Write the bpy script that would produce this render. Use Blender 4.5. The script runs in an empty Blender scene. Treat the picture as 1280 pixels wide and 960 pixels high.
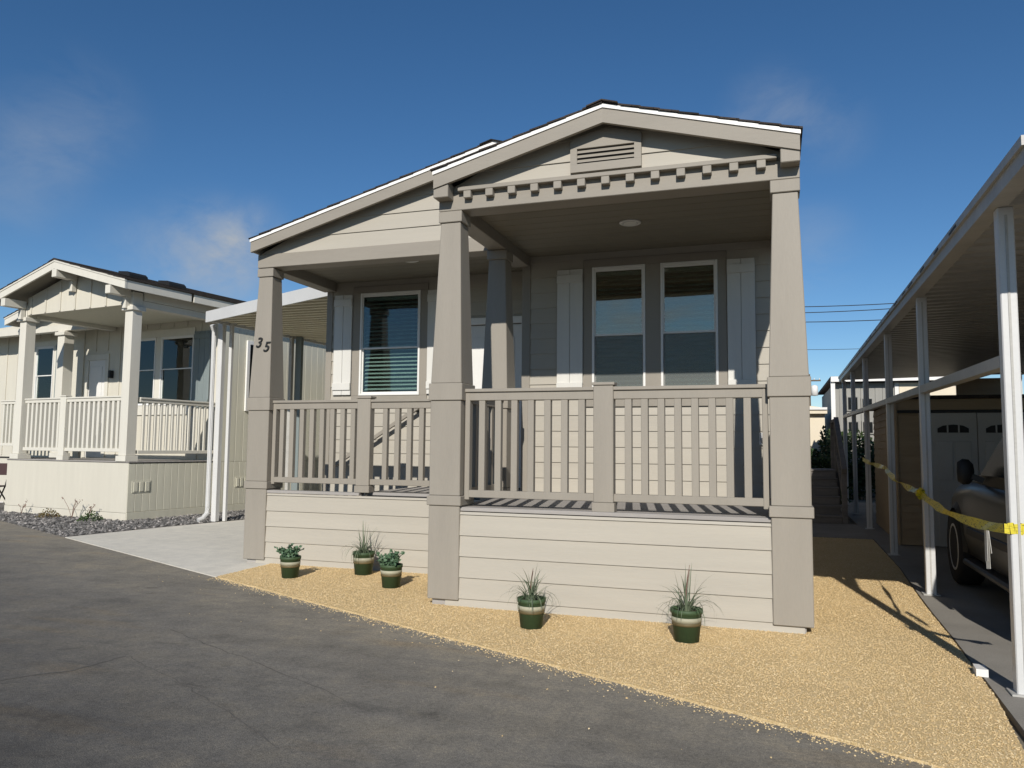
import bpy, math, random
import numpy as np
from mathutils import Vector, Matrix
random.seed(7); np.random.seed(7)
R = math.radians
S = bpy.context.scene
COL = S.collection

# ------------------------------------------------------------------ camera
cam_d = bpy.data.cameras.new('camera'); cam = bpy.data.objects.new('camera', cam_d); COL.objects.link(cam)
S.camera = cam
cam_d.sensor_width = 36.0; cam_d.lens = 27.26; cam_d.clip_start = 0.05; cam_d.clip_end = 3000
Fv = Vector((-0.3191821, 0.94419646, 0.08133777)); Rv = Vector((0.94753916, 0.31950101, 0.00941534)); Uv = Vector((0.01709757, -0.08007593, 0.99664212))
m = Matrix((Rv, Uv, -Fv)).transposed().to_4x4(); m.translation = Vector((0.945, -6.183, 1.355))
cam.matrix_world = m
S.render.resolution_x = 1024; S.render.resolution_y = 768

# ------------------------------------------------------------------ sky + sun
SUN_EL, SUN_AZ = 29.4, 10.0          # sun stands in front of the house, a little to the right of its axis
w = bpy.data.worlds.new('World'); S.world = w; w.use_nodes = True
nt = w.node_tree; N = nt.nodes; L = nt.links; N.clear()
sky = N.new('ShaderNodeTexSky'); sky.sky_type = 'NISHITA'; sky.sun_disc = False
sky.sun_elevation = R(SUN_EL); sky.sun_rotation = R(180 - SUN_AZ)
sky.air_density = 1.3; sky.dust_density = 0.0; sky.ozone_density = 3.0; sky.altitude = 3500
tc = N.new('ShaderNodeTexCoord'); # thin soft clouds: wispy noise gathered into a few banks round the sky
mp = N.new('ShaderNodeMapping'); mp.inputs['Scale'].default_value = (1.0, 1.0, 1.7)
no = N.new('ShaderNodeTexNoise'); no.inputs['Scale'].default_value = 9.0; no.inputs['Detail'].default_value = 9; no.inputs['Roughness'].default_value = 0.6; no.inputs['Distortion'].default_value = 0.35
cr = N.new('ShaderNodeMapRange'); cr.inputs['From Min'].default_value = 0.36; cr.inputs['From Max'].default_value = 0.74
BANKS = [
    ((-0.6358, 0.7378, 0.227), 0.1, 0.527),
    ((-0.5911, 0.7667, 0.2504), 0.07, 0.465),
    ((-0.613, 0.7599, 0.2161), 0.1, 0.434),
    ((-0.707, 0.6162, 0.3471), 0.1, 0.248),
    ((-0.7534, 0.5921, 0.2862), 0.1, 0.279),
    ((0.004, 0.9223, 0.3864), 0.085, 0.372),
    ((0.0643, 0.9297, 0.3627), 0.07, 0.248),
    ((0.0464, 0.9699, 0.2391), 0.08, 0.31),
    ((-0.6855, 0.6981, 0.2068), 0.1, 0.248),
    ((-0.9045, -0.3015, 0.3015), 0.2, 0.372),
    ((-0.5123, -0.8197, 0.2562), 0.22, 0.372),
    ((0.4056, -0.8619, 0.3042), 0.2, 0.372),
    ((0.927, 0.103, 0.3605), 0.2, 0.372),
    ((0.722, 0.6189, 0.3094), 0.15, 0.31),
    ((-0.16, -0.97, 0.19), 0.55, 0.8)]
acc = None
for (dx, dy, dz), rad, amt in BANKS:
    dp = N.new('ShaderNodeVectorMath'); dp.operation = 'DISTANCE'; dp.inputs[1].default_value = (dx, dy, dz); L.new(tc.outputs['Generated'], dp.inputs[0])
    mr = N.new('ShaderNodeMapRange'); mr.interpolation_type = 'SMOOTHERSTEP'; mr.inputs['From Min'].default_value = rad; mr.inputs['From Max'].default_value = 0.0; mr.inputs['To Max'].default_value = amt; L.new(dp.outputs['Value'], mr.inputs['Value'])
    if acc is None: acc = mr.outputs[0]
    else:
        ad_ = N.new('ShaderNodeMath'); ad_.operation = 'ADD'; L.new(acc, ad_.inputs[0]); L.new(mr.outputs[0], ad_.inputs[1]); acc = ad_.outputs[0]
cm = N.new('ShaderNodeMath'); cm.operation = 'MULTIPLY'; cm.use_clamp = True
mx = N.new('ShaderNodeMixRGB'); mx.inputs[2].default_value = (4.3, 4.8, 5.5, 1)
bg = N.new('ShaderNodeBackground'); bg.inputs['Strength'].default_value = 0.066
out = N.new('ShaderNodeOutputWorld')
L.new(tc.outputs['Generated'], mp.inputs['Vector']); L.new(mp.outputs[0], no.inputs['Vector'])
L.new(no.outputs['Fac'], cr.inputs['Value']); L.new(cr.outputs[0], cm.inputs[0]); L.new(acc, cm.inputs[1]); L.new(cm.outputs[0], mx.inputs['Fac'])
hsv = N.new('ShaderNodeHueSaturation'); hsv.inputs['Saturation'].default_value = 1.2; L.new(sky.outputs[0], hsv.inputs['Color']); L.new(hsv.outputs[0], mx.inputs[1]); L.new(mx.outputs[0], bg.inputs['Color']); L.new(bg.outputs[0], out.inputs['Surface'])

sd = bpy.data.lights.new('sun', 'SUN'); sd.energy = 3.6; sd.angle = R(0.5); sd.color = (1.0, 0.945, 0.865)
so = bpy.data.objects.new('sun', sd); COL.objects.link(so); so.location = (4, -20, 14)
ldir = Vector((-math.sin(R(SUN_AZ)) * math.cos(R(SUN_EL)), math.cos(R(SUN_AZ)) * math.cos(R(SUN_EL)), -math.sin(R(SUN_EL))))
so.rotation_euler = ldir.to_track_quat('-Z', 'Y').to_euler()
S.view_settings.view_transform = 'Standard'; S.view_settings.look = 'None'; S.view_settings.gamma = 1.0
S.view_settings.use_curve_mapping = False; S.view_settings.exposure = 0.44

# ------------------------------------------------------------------ materials
MATS = {}
def newmat(name):
    mt = bpy.data.materials.new(name); mt.use_nodes = True; MATS[name] = mt
    n = mt.node_tree.nodes; b = n['Principled BSDF']
    return mt, n, mt.node_tree.links, b
def coords(n, l, scale=(1, 1, 1), rnd=True, world=False):
    """object (or world) coordinates, shifted per object so that copies do not repeat"""
    if world:
        g = n.new('ShaderNodeNewGeometry'); src = g.outputs['Position']
    else:
        t = n.new('ShaderNodeTexCoord'); src = t.outputs['Object']
    mpn = n.new('ShaderNodeMapping'); mpn.inputs['Scale'].default_value = scale
    if rnd and not world:
        oi = n.new('ShaderNodeObjectInfo'); mm = n.new('ShaderNodeMath'); mm.operation = 'MULTIPLY'; mm.inputs[1].default_value = 60
        l.new(oi.outputs['Random'], mm.inputs[0])
        va = n.new('ShaderNodeVectorMath'); va.operation = 'ADD'
        l.new(src, va.inputs[0]); l.new(mm.outputs[0], va.inputs[1]); src = va.outputs[0]
    l.new(src, mpn.inputs['Vector'])
    return mpn.outputs[0]
def noise(n, l, vec, scale, detail=4, rough=.55):
    t = n.new('ShaderNodeTexNoise'); t.inputs['Scale'].default_value = scale; t.inputs['Detail'].default_value = detail; t.inputs['Roughness'].default_value = rough
    l.new(vec, t.inputs['Vector']); return t.outputs['Fac']
def ramp(n, l, fac, stops):
    r = n.new('ShaderNodeValToRGB'); e = r.color_ramp.elements
    while len(e) < len(stops): e.new(0.5)
    for k, (p, c) in enumerate(stops): e[k].position = p; e[k].color = (*c, 1)
    l.new(fac, r.inputs['Fac']); return r.outputs[0]
def mul(n, l, a, b, fac=1.0):
    x = n.new('ShaderNodeMixRGB'); x.blend_type = 'MULTIPLY'; x.inputs[0].default_value = fac
    l.new(a, x.inputs[1]); l.new(b, x.inputs[2]); return x.outputs[0]
def bump(n, l, b, h, strength=.2, dist=.01):
    bp = n.new('ShaderNodeBump'); bp.inputs['Strength'].default_value = strength; bp.inputs['Distance'].default_value = dist
    l.new(h, bp.inputs['Height']); l.new(bp.outputs[0], b.inputs['Normal'])
def paint(name, rgb, rough=.55, var=.08, stretch=(1, 1, 1), grain=.15, spec=.35, objvar=.05):
    """painted board: faint blotches, brush/wood grain relief, each piece a hair different"""
    mt, n, l, b = newmat(name)
    v = coords(n, l, stretch)
    f1 = noise(n, l, v, 2.2, 5); f2 = noise(n, l, v, 38, 3)
    c = ramp(n, l, f1, [(.25, tuple(x * (1 - var) for x in rgb)), (.75, tuple(min(1, x * (1 + var * .6)) for x in rgb))])
    g = ramp(n, l, f2, [(.3, (1 - var * .7,) * 3), (.7, (1, 1, 1))])
    c = mul(n, l, c, g)
    oi = n.new('ShaderNodeObjectInfo')
    o = ramp(n, l, oi.outputs['Random'], [(0, (1 - objvar,) * 3), (1, (1, 1, 1))])
    c = mul(n, l, c, o)
    l.new(c, b.inputs['Base Color']); b.inputs['Roughness'].default_value = rough; b.inputs['Specular IOR Level'].default_value = spec
    bump(n, l, b, f2, grain, .004)
    return mt
paint('cream_siding', (.410, .380, .322), .6, .06, (.25, 4, 5), .22)
paint('taupe', (.284, .258, .217), .6, .07, (3, 3, .4), .18)
paint('taupe_beam', (.284, .258, .217), .6, .07, (.4, 3, 3), .18)
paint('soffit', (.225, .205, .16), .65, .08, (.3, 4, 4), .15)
paint('white_trim', (.74, .73, .70), .45, .04, (1, 1, 1), .08)
paint('white_drip', (.84, .83, .80), .4, .04, (1, 1, 1), .05)
paint('shutter', (.62, .61, .57), .55, .05, (5, 5, .4), .2)
paint('deck_grey', (.34, .32, .30), .7, .15, (.3, 4, 4), .3)
paint('door_white', (.70, .69, .66), .45, .04)
paint('neighbour_cream', (.59, .56, .475), .6, .05, (4, 4, .5), .15)
paint('neighbour_white', (.64, .615, .54), .55, .05, (4, 4, .5), .12)
paint('neighbour_panel', (.63, .61, .50), .7, .08, (6, 6, .3), .3)
paint('blue_grey', (.20, .235, .235), .6, .1, (5, 5, .4), .2)
paint('aluminium_white', (.58, .58, .57), .38, .06, (1, 1, 1), .06)
paint('aluminium_old', (.44, .43, .40), .45, .16, (.5, 2, 2), .12)
paint('awning_beige', (.60, .56, .42), .5, .08)
paint('tan_siding', (.36, .27, .17), .7, .12, (.3, 4, 5), .3)
paint('shed_white', (.46, .45, .42), .55, .08)
paint('weathered_wood', (.22, .20, .18), .85, .3, (.5, 5, 5), .5)
paint('far_grey', (.30, .295, .27), .7, .1, (5, 5, .3), .3)
paint('far_cream', (.70, .62, .48), .7, .06)
paint('interior', (.10, .09, .08), .9, .2)
paint('blind', (.80, .80, .77), .5, .04)
paint('black_metal', (.02, .02, .02), .5, .2)
paint('dark_opening', (.03, .03, .03), .8, .2)
paint('steel', (.32, .32, .32), .35, .1)
paint('pot_green', (.05, .088, .038), .6, .2, (1, 1, 1), .1)
paint('pot_label', (.36, .345, .25), .6, .12)
paint('pot_stripe', (.13, .10, .045), .6, .2)
paint('soil', (.05, .035, .02), .95, .3, (1, 1, 1), .8)
paint('rubber', (.018, .018, .018), .8, .2)
paint('rim_metal', (.5, .49, .46), .35, .15)
paint('crack_fill', (.135, .127, .116), .95, .35, (8, 8, 8), .6)
paint('wire', (.03, .03, .03), .6, .1)
paint('pole_wood', (.14, .11, .08), .9, .3)
paint('red_paint', (.07, .035, .035), .5, .2)
mt, n, l, b = newmat('car_paint')
v = coords(n, l); f = noise(n, l, v, 5, 4)
l.new(ramp(n, l, f, [(.3, (.022, .021, .016)), (.7, (.028, .026, .020))]), b.inputs['Base Color'])
b.inputs['Metallic'].default_value = .15; b.inputs['Roughness'].default_value = .4; b.inputs['Coat Weight'].default_value = .3; b.inputs['Coat Roughness'].default_value = .15

# shingles: weathered dark brown
mt, n, l, b = newmat('shingle')
v = coords(n, l); f = noise(n, l, v, 60, 5); br = n.new('ShaderNodeTexBrick')
l.new(v, br.inputs['Vector']); br.inputs['Scale'].default_value = 4.0; br.inputs['Color1'].default_value = (.030, .024, .021, 1); br.inputs['Color2'].default_value = (.055, .045, .040, 1); br.inputs['Mortar'].default_value = (.012, .011, .010, 1)
br.inputs['Mortar Size'].default_value = .012
c = mul(n, l, br.outputs['Color'], ramp(n, l, f, [(.3, (.6, .6, .6)), (.7, (1.2, 1.15, 1.1))]))
l.new(c, b.inputs['Base Color']); b.inputs['Roughness'].default_value = .95; bump(n, l, b, f, .6, .01)

# glass: clear pane, mirror-like at its Fresnel share
mt = bpy.data.materials.new('glass'); mt.use_nodes = True; MATS['glass'] = mt; n = mt.node_tree.nodes; l = mt.node_tree.links; n.clear()
o = n.new('ShaderNodeOutputMaterial'); t = n.new('ShaderNodeBsdfTransparent'); t.inputs[0].default_value = (.62, .70, .68, 1)
g = n.new('ShaderNodeBsdfGlossy'); g.inputs['Roughness'].default_value = .015; g.inputs[0].default_value = (.95, 1, 1, 1)
fr = n.new('ShaderNodeFresnel'); fr.inputs['IOR'].default_value = 1.6
wv = n.new('ShaderNodeTexNoise'); wv.inputs['Scale'].default_value = 1.6; bpn = n.new('ShaderNodeBump'); bpn.inputs['Strength'].default_value = .06; bpn.inputs['Distance'].default_value = .02
tcg = n.new('ShaderNodeTexCoord'); l.new(tcg.outputs['Object'], wv.inputs['Vector']); l.new(wv.outputs['Fac'], bpn.inputs['Height']); l.new(bpn.outputs[0], g.inputs['Normal'])
ad = n.new('ShaderNodeMath'); ad.operation = 'MULTIPLY'; ad.inputs[1].default_value = 1.15; l.new(fr.outputs[0], ad.inputs[0])
ms = n.new('ShaderNodeMixShader'); l.new(ad.outputs[0], ms.inputs[0]); l.new(t.outputs[0], ms.inputs[1]); l.new(g.outputs[0], ms.inputs[2]); l.new(ms.outputs[0], o.inputs['Surface'])
g2 = mt.copy(); g2.name = 'coated_glass'; MATS['coated_glass'] = g2
[q for q in g2.node_tree.nodes if q.type == 'MATH'][0].inputs[1].default_value = 3.4
[q for q in g2.node_tree.nodes if q.type == 'BSDF_GLOSSY'][0].inputs[0].default_value = (1, .96, .80, 1)
mt, n, l, b = newmat('dark_glass'); b.inputs['Base Color'].default_value = (.012, .014, .015, 1); b.inputs['Roughness'].default_value = .16; b.inputs['Specular IOR Level'].default_value = .25
mt, n, l, b = newmat('screen'); b.inputs['Base Color'].default_value = (.16, .175, .165, 1); b.inputs['Roughness'].default_value = .7; b.inputs['Alpha'].default_value = .4
mt, n, l, b = newmat('lamp_lens'); b.inputs['Base Color'].default_value = (.75, .74, .70, 1); b.inputs['Roughness'].default_value = .3

# asphalt: worn, patchy, with dusty tan areas, dark stains and fine cracks
mt, n, l, b = newmat('asphalt')
v = coords(n, l, world=True)
big = noise(n, l, v, .55, 6, .6); mid = noise(n, l, v, 2.3, 5, .6); fine = noise(n, l, v, 150, 3, .6); grit = noise(n, l, v, 420, 2, .5)
# tan dust tracked from the gravel lies along the street edge and thins out into the road
dp = n.new('ShaderNodeVectorMath'); dp.operation = 'DOT_PRODUCT'; dp.inputs[1].default_value = (-.42, -.907, 0); l.new(v, dp.inputs[0])
dd = n.new('ShaderNodeMath'); dd.operation = 'MULTIPLY_ADD'; dd.inputs[1].default_value = 1.0; dd.inputs[2].default_value = -1.44; l.new(dp.outputs['Value'], dd.inputs[0])
dn = n.new('ShaderNodeMath'); dn.operation = 'MULTIPLY_ADD'; dn.inputs[1].default_value = 2.6; l.new(big, dn.inputs[0]); l.new(dd.outputs[0], dn.inputs[2])
dr_ = n.new('ShaderNodeMapRange'); dr_.inputs['From Min'].default_value = 1.4; dr_.inputs['From Max'].default_value = 4.4; l.new(dn.outputs[0], dr_.inputs['Value'])
c = ramp(n, l, dr_.outputs[0], [(.0, (.245, .224, .186)), (.35, (.190, .179, .159)), (.7, (.128, .122, .113)), (1, (.084, .081, .077))])
c = mul(n, l, c, ramp(n, l, mid, [(.28, (.80, .80, .80)), (.5, (1, 1, 1)), (.72, (1.14, 1.11, 1.04))]))
c = mul(n, l, c, ramp(n, l, fine, [(.30, (.66, .66, .66)), (.55, (1, 1, 1)), (.74, (1.45, 1.42, 1.36))]))
mp2 = n.new('ShaderNodeMapping'); mp2.inputs['Rotation'].default_value = (0, 0, R(24.8)); mp2.inputs['Scale'].default_value = (.25, 1.6, 1); l.new(v, mp2.inputs['Vector'])
st = noise(n, l, mp2.outputs[0], 1.3, 5, .6)
c = mul(n, l, c, ramp(n, l, st, [(.30, (.82, .82, .82)), (.48, (1, 1, 1)), (.70, (1.10, 1.08, 1.03))]))
spots = noise(n, l, v, 1.7, 4, .6)
c = mul(n, l, c, ramp(n, l, spots, [(.27, (.55, .55, .56)), (.36, (1, 1, 1))]))
m8 = noise(n, l, v, 9, 8, .72); m40 = noise(n, l, v, 46, 5, .65)
c = mul(n, l, c, ramp(n, l, m8, [(.30, (.80, .80, .80)), (.5, (1, 1, 1)), (.70, (1.20, 1.17, 1.10))]))
c = mul(n, l, c, ramp(n, l, m40, [(.28, (.74, .74, .74)), (.5, (1, 1, 1)), (.72, (1.28, 1.26, 1.22))]))
mp3 = n.new('ShaderNodeMapping'); mp3.inputs['Rotation'].default_value = (0, 0, R(38)); mp3.inputs['Scale'].default_value = (.5, 2.2, 1); l.new(v, mp3.inputs['Vector'])
br_ = noise(n, l, mp3.outputs[0], 1.0, 6, .62)
c = mul(n, l, c, ramp(n, l, br_, [(.34, (1, 1, 1)), (.56, (1, 1, 1)), (.70, (1.12, 1.02, .88))]))
oil = noise(n, l, mp3.outputs[0], 1.9, 4, .6)
c = mul(n, l, c, ramp(n, l, oil, [(.26, (.60, .60, .62)), (.34, (1, 1, 1))]))
l.new(c, b.inputs['Base Color']); b.inputs['Roughness'].default_value = .93; b.inputs['Specular IOR Level'].default_value = .22
bump(n, l, b, fine, .55, .01)

mt, n, l, b = newmat('concrete')
v = coords(n, l, world=True)
big = noise(n, l, v, .8, 6, .6); fine = noise(n, l, v, 90, 4, .6); mid = noise(n, l, v, 5, 5, .65)
c = ramp(n, l, big, [(.3, (.60, .575, .505)), (.7, (.68, .65, .575))])
c = mul(n, l, c, ramp(n, l, mid, [(.3, (.86, .86, .86)), (.7, (1.05, 1.04, 1.02))])); c = mul(n, l, c, ramp(n, l, fine, [(.3, (.88, .88, .88)), (.7, (1.06, 1.06, 1.06))]))
l.new(c, b.inputs['Base Color']); b.inputs['Roughness'].default_value = .9; bump(n, l, b, fine, .25, .005)
mt, n, l, b = newmat('old_concrete')
v = coords(n, l, world=True)
big = noise(n, l, v, .9, 6, .65); fine = noise(n, l, v, 110, 4, .6)
c = ramp(n, l, big, [(.3, (.20, .185, .16)), (.7, (.29, .27, .235))]); c = mul(n, l, c, ramp(n, l, fine, [(.3, (.8, .8, .8)), (.7, (1.1, 1.1, 1.1))]))
l.new(c, b.inputs['Base Color']); b.inputs['Roughness'].default_value = .92; bump(n, l, b, fine, .4, .006)

def gravel_mat(name, cols, scale, bs):
    mt, n, l, b = newmat(name)
    v = coords(n, l, world=True)
    vo = n.new('ShaderNodeTexVoronoi'); vo.inputs['Scale'].default_value = scale; l.new(v, vo.inputs['Vector'])
    hs = n.new('ShaderNodeSeparateColor'); l.new(vo.outputs['Color'], hs.inputs[0])
    c = ramp(n, l, hs.outputs[0], cols)
    c = mul(n, l, c, ramp(n, l, vo.outputs['Distance'], [(.0, (1.05, 1.05, 1.05)), (.55, (.97, .97, .97)), (.9, (.72, .68, .62))]))
    big = noise(n, l, v, 1.2, 5, .6)
    c = mul(n, l, c, ramp(n, l, big, [(.3, (.88, .86, .83)), (.7, (1.06, 1.06, 1.06))]))
    l.new(c, b.inputs['Base Color']); b.inputs['Roughness'].default_value = .9; b.inputs['Specular IOR Level'].default_value = .2
    iv = n.new('ShaderNodeMath'); iv.operation = 'SUBTRACT'; iv.inputs[0].default_value = 1; l.new(vo.outputs['Distance'], iv.inputs[1])
    bump(n, l, b, iv.outputs[0], bs, .012)
gravel_mat('tan_gravel', [(0, (.56, .41, .20)), (.35, (.63, .475, .25)), (.7, (.675, .52, .29)), (1, (.72, .575, .35))], 130, .4)
gravel_mat('grey_stone', [(0, (.07, .068, .066)), (.4, (.13, .125, .12)), (.8, (.19, .18, .17)), (1, (.30, .28, .27))], 22, .9)
def pebble_mat(name, cols):
    mt, n, l, b = newmat(name)
    g = n.new('ShaderNodeAttribute'); g.attribute_name = 'tint'
    l.new(ramp(n, l, g.outputs['Fac'], cols), b.inputs['Base Color']); b.inputs['Roughness'].default_value = .85; b.inputs['Specular IOR Level'].default_value = .25
pebble_mat('tan_pebble', [(0, (.53, .38, .185)), (.3, (.64, .485, .255)), (.8, (.69, .535, .305)), (1, (.77, .64, .41))])
pebble_mat('grey_pebble', [(0, (.05, .05, .05)), (.5, (.14, .135, .13)), (.85, (.22, .21, .20)), (1, (.40, .37, .35))])
mt, n, l, b = newmat('earth')
v = coords(n, l, world=True); big = noise(n, l, v, .3, 6, .65); fine = noise(n, l, v, 25, 4, .6)
c = ramp(n, l, big, [(.3, (.12, .105, .08)), (.7, (.20, .18, .14))]); c = mul(n, l, c, ramp(n, l, fine, [(.3, (.75, .75, .75)), (.7, (1.1, 1.1, 1.1))]))
l.new(c, b.inputs['Base Color']); b.inputs['Roughness'].default_value = .95
def leaf_mat(name, lo, hi, trans=.25):
    mt, n, l, b = newmat(name)
    g = n.new('ShaderNodeAttribute'); g.attribute_name = 'tint'
    l.new(ramp(n, l, g.outputs['Fac'], [(0, lo), (1, hi)]), b.inputs['Base Color']); b.inputs['Roughness'].default_value = .6; b.inputs['Specular IOR Level'].default_value = .3
leaf_mat('blade_green', (.055, .085, .045), (.17, .20, .13))
leaf_mat('succulent_green', (.045, .10, .055), (.14, .22, .13))
leaf_mat('hedge_green', (.022, .045, .016), (.075, .12, .04))
leaf_mat('dry_brown', (.10, .06, .03), (.16, .14, .05))
leaf_mat('red_stem', (.12, .065, .05), (.20, .12, .09))
# caution tape: yellow plastic with worn black print
mt, n, l, b = newmat('tape_yellow')
v = coords(n, l, (3.2, 3.2, 40), rnd=False); f = noise(n, l, v, 5.5, 2, .4)
l.new(ramp(n, l, f, [(.36, (.03, .03, .01)), (.40, (.60, .50, .035))]), b.inputs['Base Color']); b.inputs['Roughness'].default_value = .35

# ------------------------------------------------------------------ mesh helpers
POS = {}
class MB:
    def __init__(self): self.v = []; self.f = []
    def add(self, vs, fs):
        o = len(self.v); self.v += [tuple(p) for p in vs]; self.f += [tuple(o + i for i in q) for q in fs]; return self
    def box(self, x0, x1, y0, y1, z0, z1, b=0.0):
        if b <= 0:
            return self.add([(x0, y0, z0), (x1, y0, z0), (x1, y1, z0), (x0, y1, z0), (x0, y0, z1), (x1, y0, z1), (x1, y1, z1), (x0, y1, z1)],
                            [(0, 3, 2, 1), (4, 5, 6, 7), (0, 1, 5, 4), (1, 2, 6, 5), (2, 3, 7, 6), (3, 0, 4, 7)])
        return self.frustum((x0, x1, y0, y1), (x0, x1, y0, y1), z0, z1, b)
    def frustum(self, B, T, z0, z1, b=.004):
        """tapered box with chamfered edges"""
        lo = min(b, (z1 - z0) * .3)
        vs = []
        for (x0, x1, y0, y1), z, s in ((B, z0, 1), (T, z1, -1)):
            vs += [(x0 + b, y0 + b, z), (x1 - b, y0 + b, z), (x1 - b, y1 - b, z), (x0 + b, y1 - b, z)]
            zz = z + s * lo
            vs += [(x0 + b, y0, zz), (x1 - b, y0, zz), (x1, y0 + b, zz), (x1, y1 - b, zz), (x1 - b, y1, zz), (x0 + b, y1, zz), (x0, y1 - b, zz), (x0, y0 + b, zz)]
        fs = [(3, 2, 1, 0), (12, 13, 14, 15)]
        for k in range(8): fs.append((4 + k, 4 + (k + 1) % 8, 16 + (k + 1) % 8, 16 + k))
        for o, r in ((0, 1), (12, 0)):
            q = [(o, o + 1, o + 5, o + 4), (o + 1, o + 6, o + 5), (o + 1, o + 2, o + 7, o + 6), (o + 2, o + 8, o + 7), (o + 2, o + 3, o + 9, o + 8), (o + 3, o + 10, o + 9), (o + 3, o, o + 11, o + 10), (o, o + 4, o + 11)]
            fs += q if r else [t[::-1] for t in q]
        return self.add(vs, fs)
    def prism(self, pts, axis, a0, a1):
        """polygon extruded along an axis ('x': pts are y,z; 'y': pts are x,z; 'z': pts are x,y)"""
        k = len(pts)
        mk = {'x': lambda p, a: (a, p[0], p[1]), 'y': lambda p, a: (p[0], a, p[1]), 'z': lambda p, a: (p[0], p[1], a)}[axis]
        vs = [mk(p, a0) for p in pts] + [mk(p, a1) for p in pts]
        fs = [tuple(range(k))[::-1], tuple(range(k, 2 * k))] + [(i, (i + 1) % k, k + (i + 1) % k, k + i) for i in range(k)]
        return self.add(vs, fs)
    def bar(self, p, q, wd, ht, up=(0, 0, 1)):
        p = Vector(p); q = Vector(q); d = (q - p).normalized(); s = d.cross(Vector(up)); s.normalize(); u = s.cross(d)
        vs = []
        for c in (p, q):
            for a, e in ((-1, -1), (1, -1), (1, 1), (-1, 1)): vs.append(tuple(c + s * (a * wd / 2) + u * (e * ht / 2)))
        return self.add(vs, [(0, 1, 2, 3), (7, 6, 5, 4), (0, 4, 5, 1), (1, 5, 6, 2), (2, 6, 7, 3), (3, 7, 4, 0)])
    def tube(self, path, r, k=8, cap=True):
        path = [Vector(p) for p in path]; rs = r if isinstance(r, (list, tuple)) else [r] * len(path)
        o = len(self.v); vs = []
        for i, p in enumerate(path):
            d = (path[min(i + 1, len(path) - 1)] - path[max(i - 1, 0)]).normalized()
            a = d.cross(Vector((0, 0, 1)))
            if a.length < .01: a = d.cross(Vector((1, 0, 0)))
            a.normalize(); c = d.cross(a)
            for j in range(k):
                t = 2 * math.pi * j / k; vs.append(tuple(p + (a * math.cos(t) + c * math.sin(t)) * rs[i]))
        fs = [(i * k + j, i * k + (j + 1) % k, (i + 1) * k + (j + 1) % k, (i + 1) * k + j) for i in range(len(path) - 1) for j in range(k)]
        if cap: fs += [tuple(range(k))[::-1], tuple(range((len(path) - 1) * k, len(path) * k))]
        return self.add(vs, fs)
    def lathe(self, prof, c=(0, 0, 0), k=24, axis='z'):
        vs = []
        for r, h in prof:
            for j in range(k):
                t = 2 * math.pi * j / k; x, y = r * math.cos(t), r * math.sin(t)
                q = (x, y, h) if axis == 'z' else (h, x, y)
                vs.append((c[0] + q[0], c[1] + q[1], c[2] + q[2]))
        fs = [(i * k + j, i * k + (j + 1) % k, (i + 1) * k + (j + 1) % k, (i + 1) * k + j) for i in range(len(prof) - 1) for j in range(k)]
        fs += [tuple(range(k))[::-1], tuple(range((len(prof) - 1) * k, len(prof) * k))]
        return self.add(vs, fs)
    def build(self, name, mat, parent=None, smooth=False, origin=None):
        lo = [min(p[i] for p in self.v) for i in range(3)]; hi = [max(p[i] for p in self.v) for i in range(3)]
        c = Vector(origin) if origin is not None else Vector(((lo[0] + hi[0]) / 2, (lo[1] + hi[1]) / 2, (lo[2] + hi[2]) / 2))
        me = bpy.data.meshes.new(name); me.from_pydata([(p[0] - c.x, p[1] - c.y, p[2] - c.z) for p in self.v], [], self.f); me.update()
        if smooth: me.polygons.foreach_set('use_smooth', [True] * len(me.polygons))
        me.materials.append(MATS[mat])
        return link(name, me, parent, c)
def link(name, me, parent, c, rot=None):
    o = bpy.data.objects.new(name, me); COL.objects.link(o); c = Vector(c)
    if parent is not None: o.parent = parent; o.location = c - POS[parent]
    else: o.location = c
    if rot: o.rotation_euler = rot
    POS[o] = c
    return o
CACHE = {}
def box(name, mat, parent, x0, x1, y0, y1, z0, z1, b=.003):
    """a chamfered box as an object; alike boxes share one mesh"""
    d = (round(x1 - x0, 4), round(y1 - y0, 4), round(z1 - z0, 4), mat, b)
    if d not in CACHE:
        bb = min(b, .3 * min(d[:3])); me = bpy.data.meshes.new(name); t = MB().box(-d[0] / 2, d[0] / 2, -d[1] / 2, d[1] / 2, -d[2] / 2, d[2] / 2, bb)
        me.from_pydata(t.v, [], t.f); me.update(); me.materials.append(MATS[mat]); CACHE[d] = me
    return link(name, CACHE[d], parent, ((x0 + x1) / 2, (y0 + y1) / 2, (z0 + z1) / 2))
def tag(o, label, cat=None, group=None, kind=None):
    o['label'] = label
    if cat: o['category'] = cat
    if group: o['group'] = group
    if kind: o['kind'] = kind
    return o
def thing(name, label, cat, loc=(0, 0, 0), rz=0.0, group=None):
    o = bpy.data.objects.new(name, None); COL.objects.link(o); o.location = loc; o.rotation_euler = (0, 0, rz); o.empty_display_size = .2
    POS[o] = Vector((0, 0, 0)); return tag(o, label, cat, group)
def cut(a0, a1, holes):
    segs = [(a0, a1)]
    for h0, h1 in holes:
        nx = []
        for s0, s1 in segs:
            if h1 <= s0 or h0 >= s1: nx.append((s0, s1)); continue
            if h0 > s0: nx.append((s0, h0))
            if h1 < s1: nx.append((h1, s1))
        segs = nx
    return [s for s in segs if s[1] - s[0] > .02]

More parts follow.
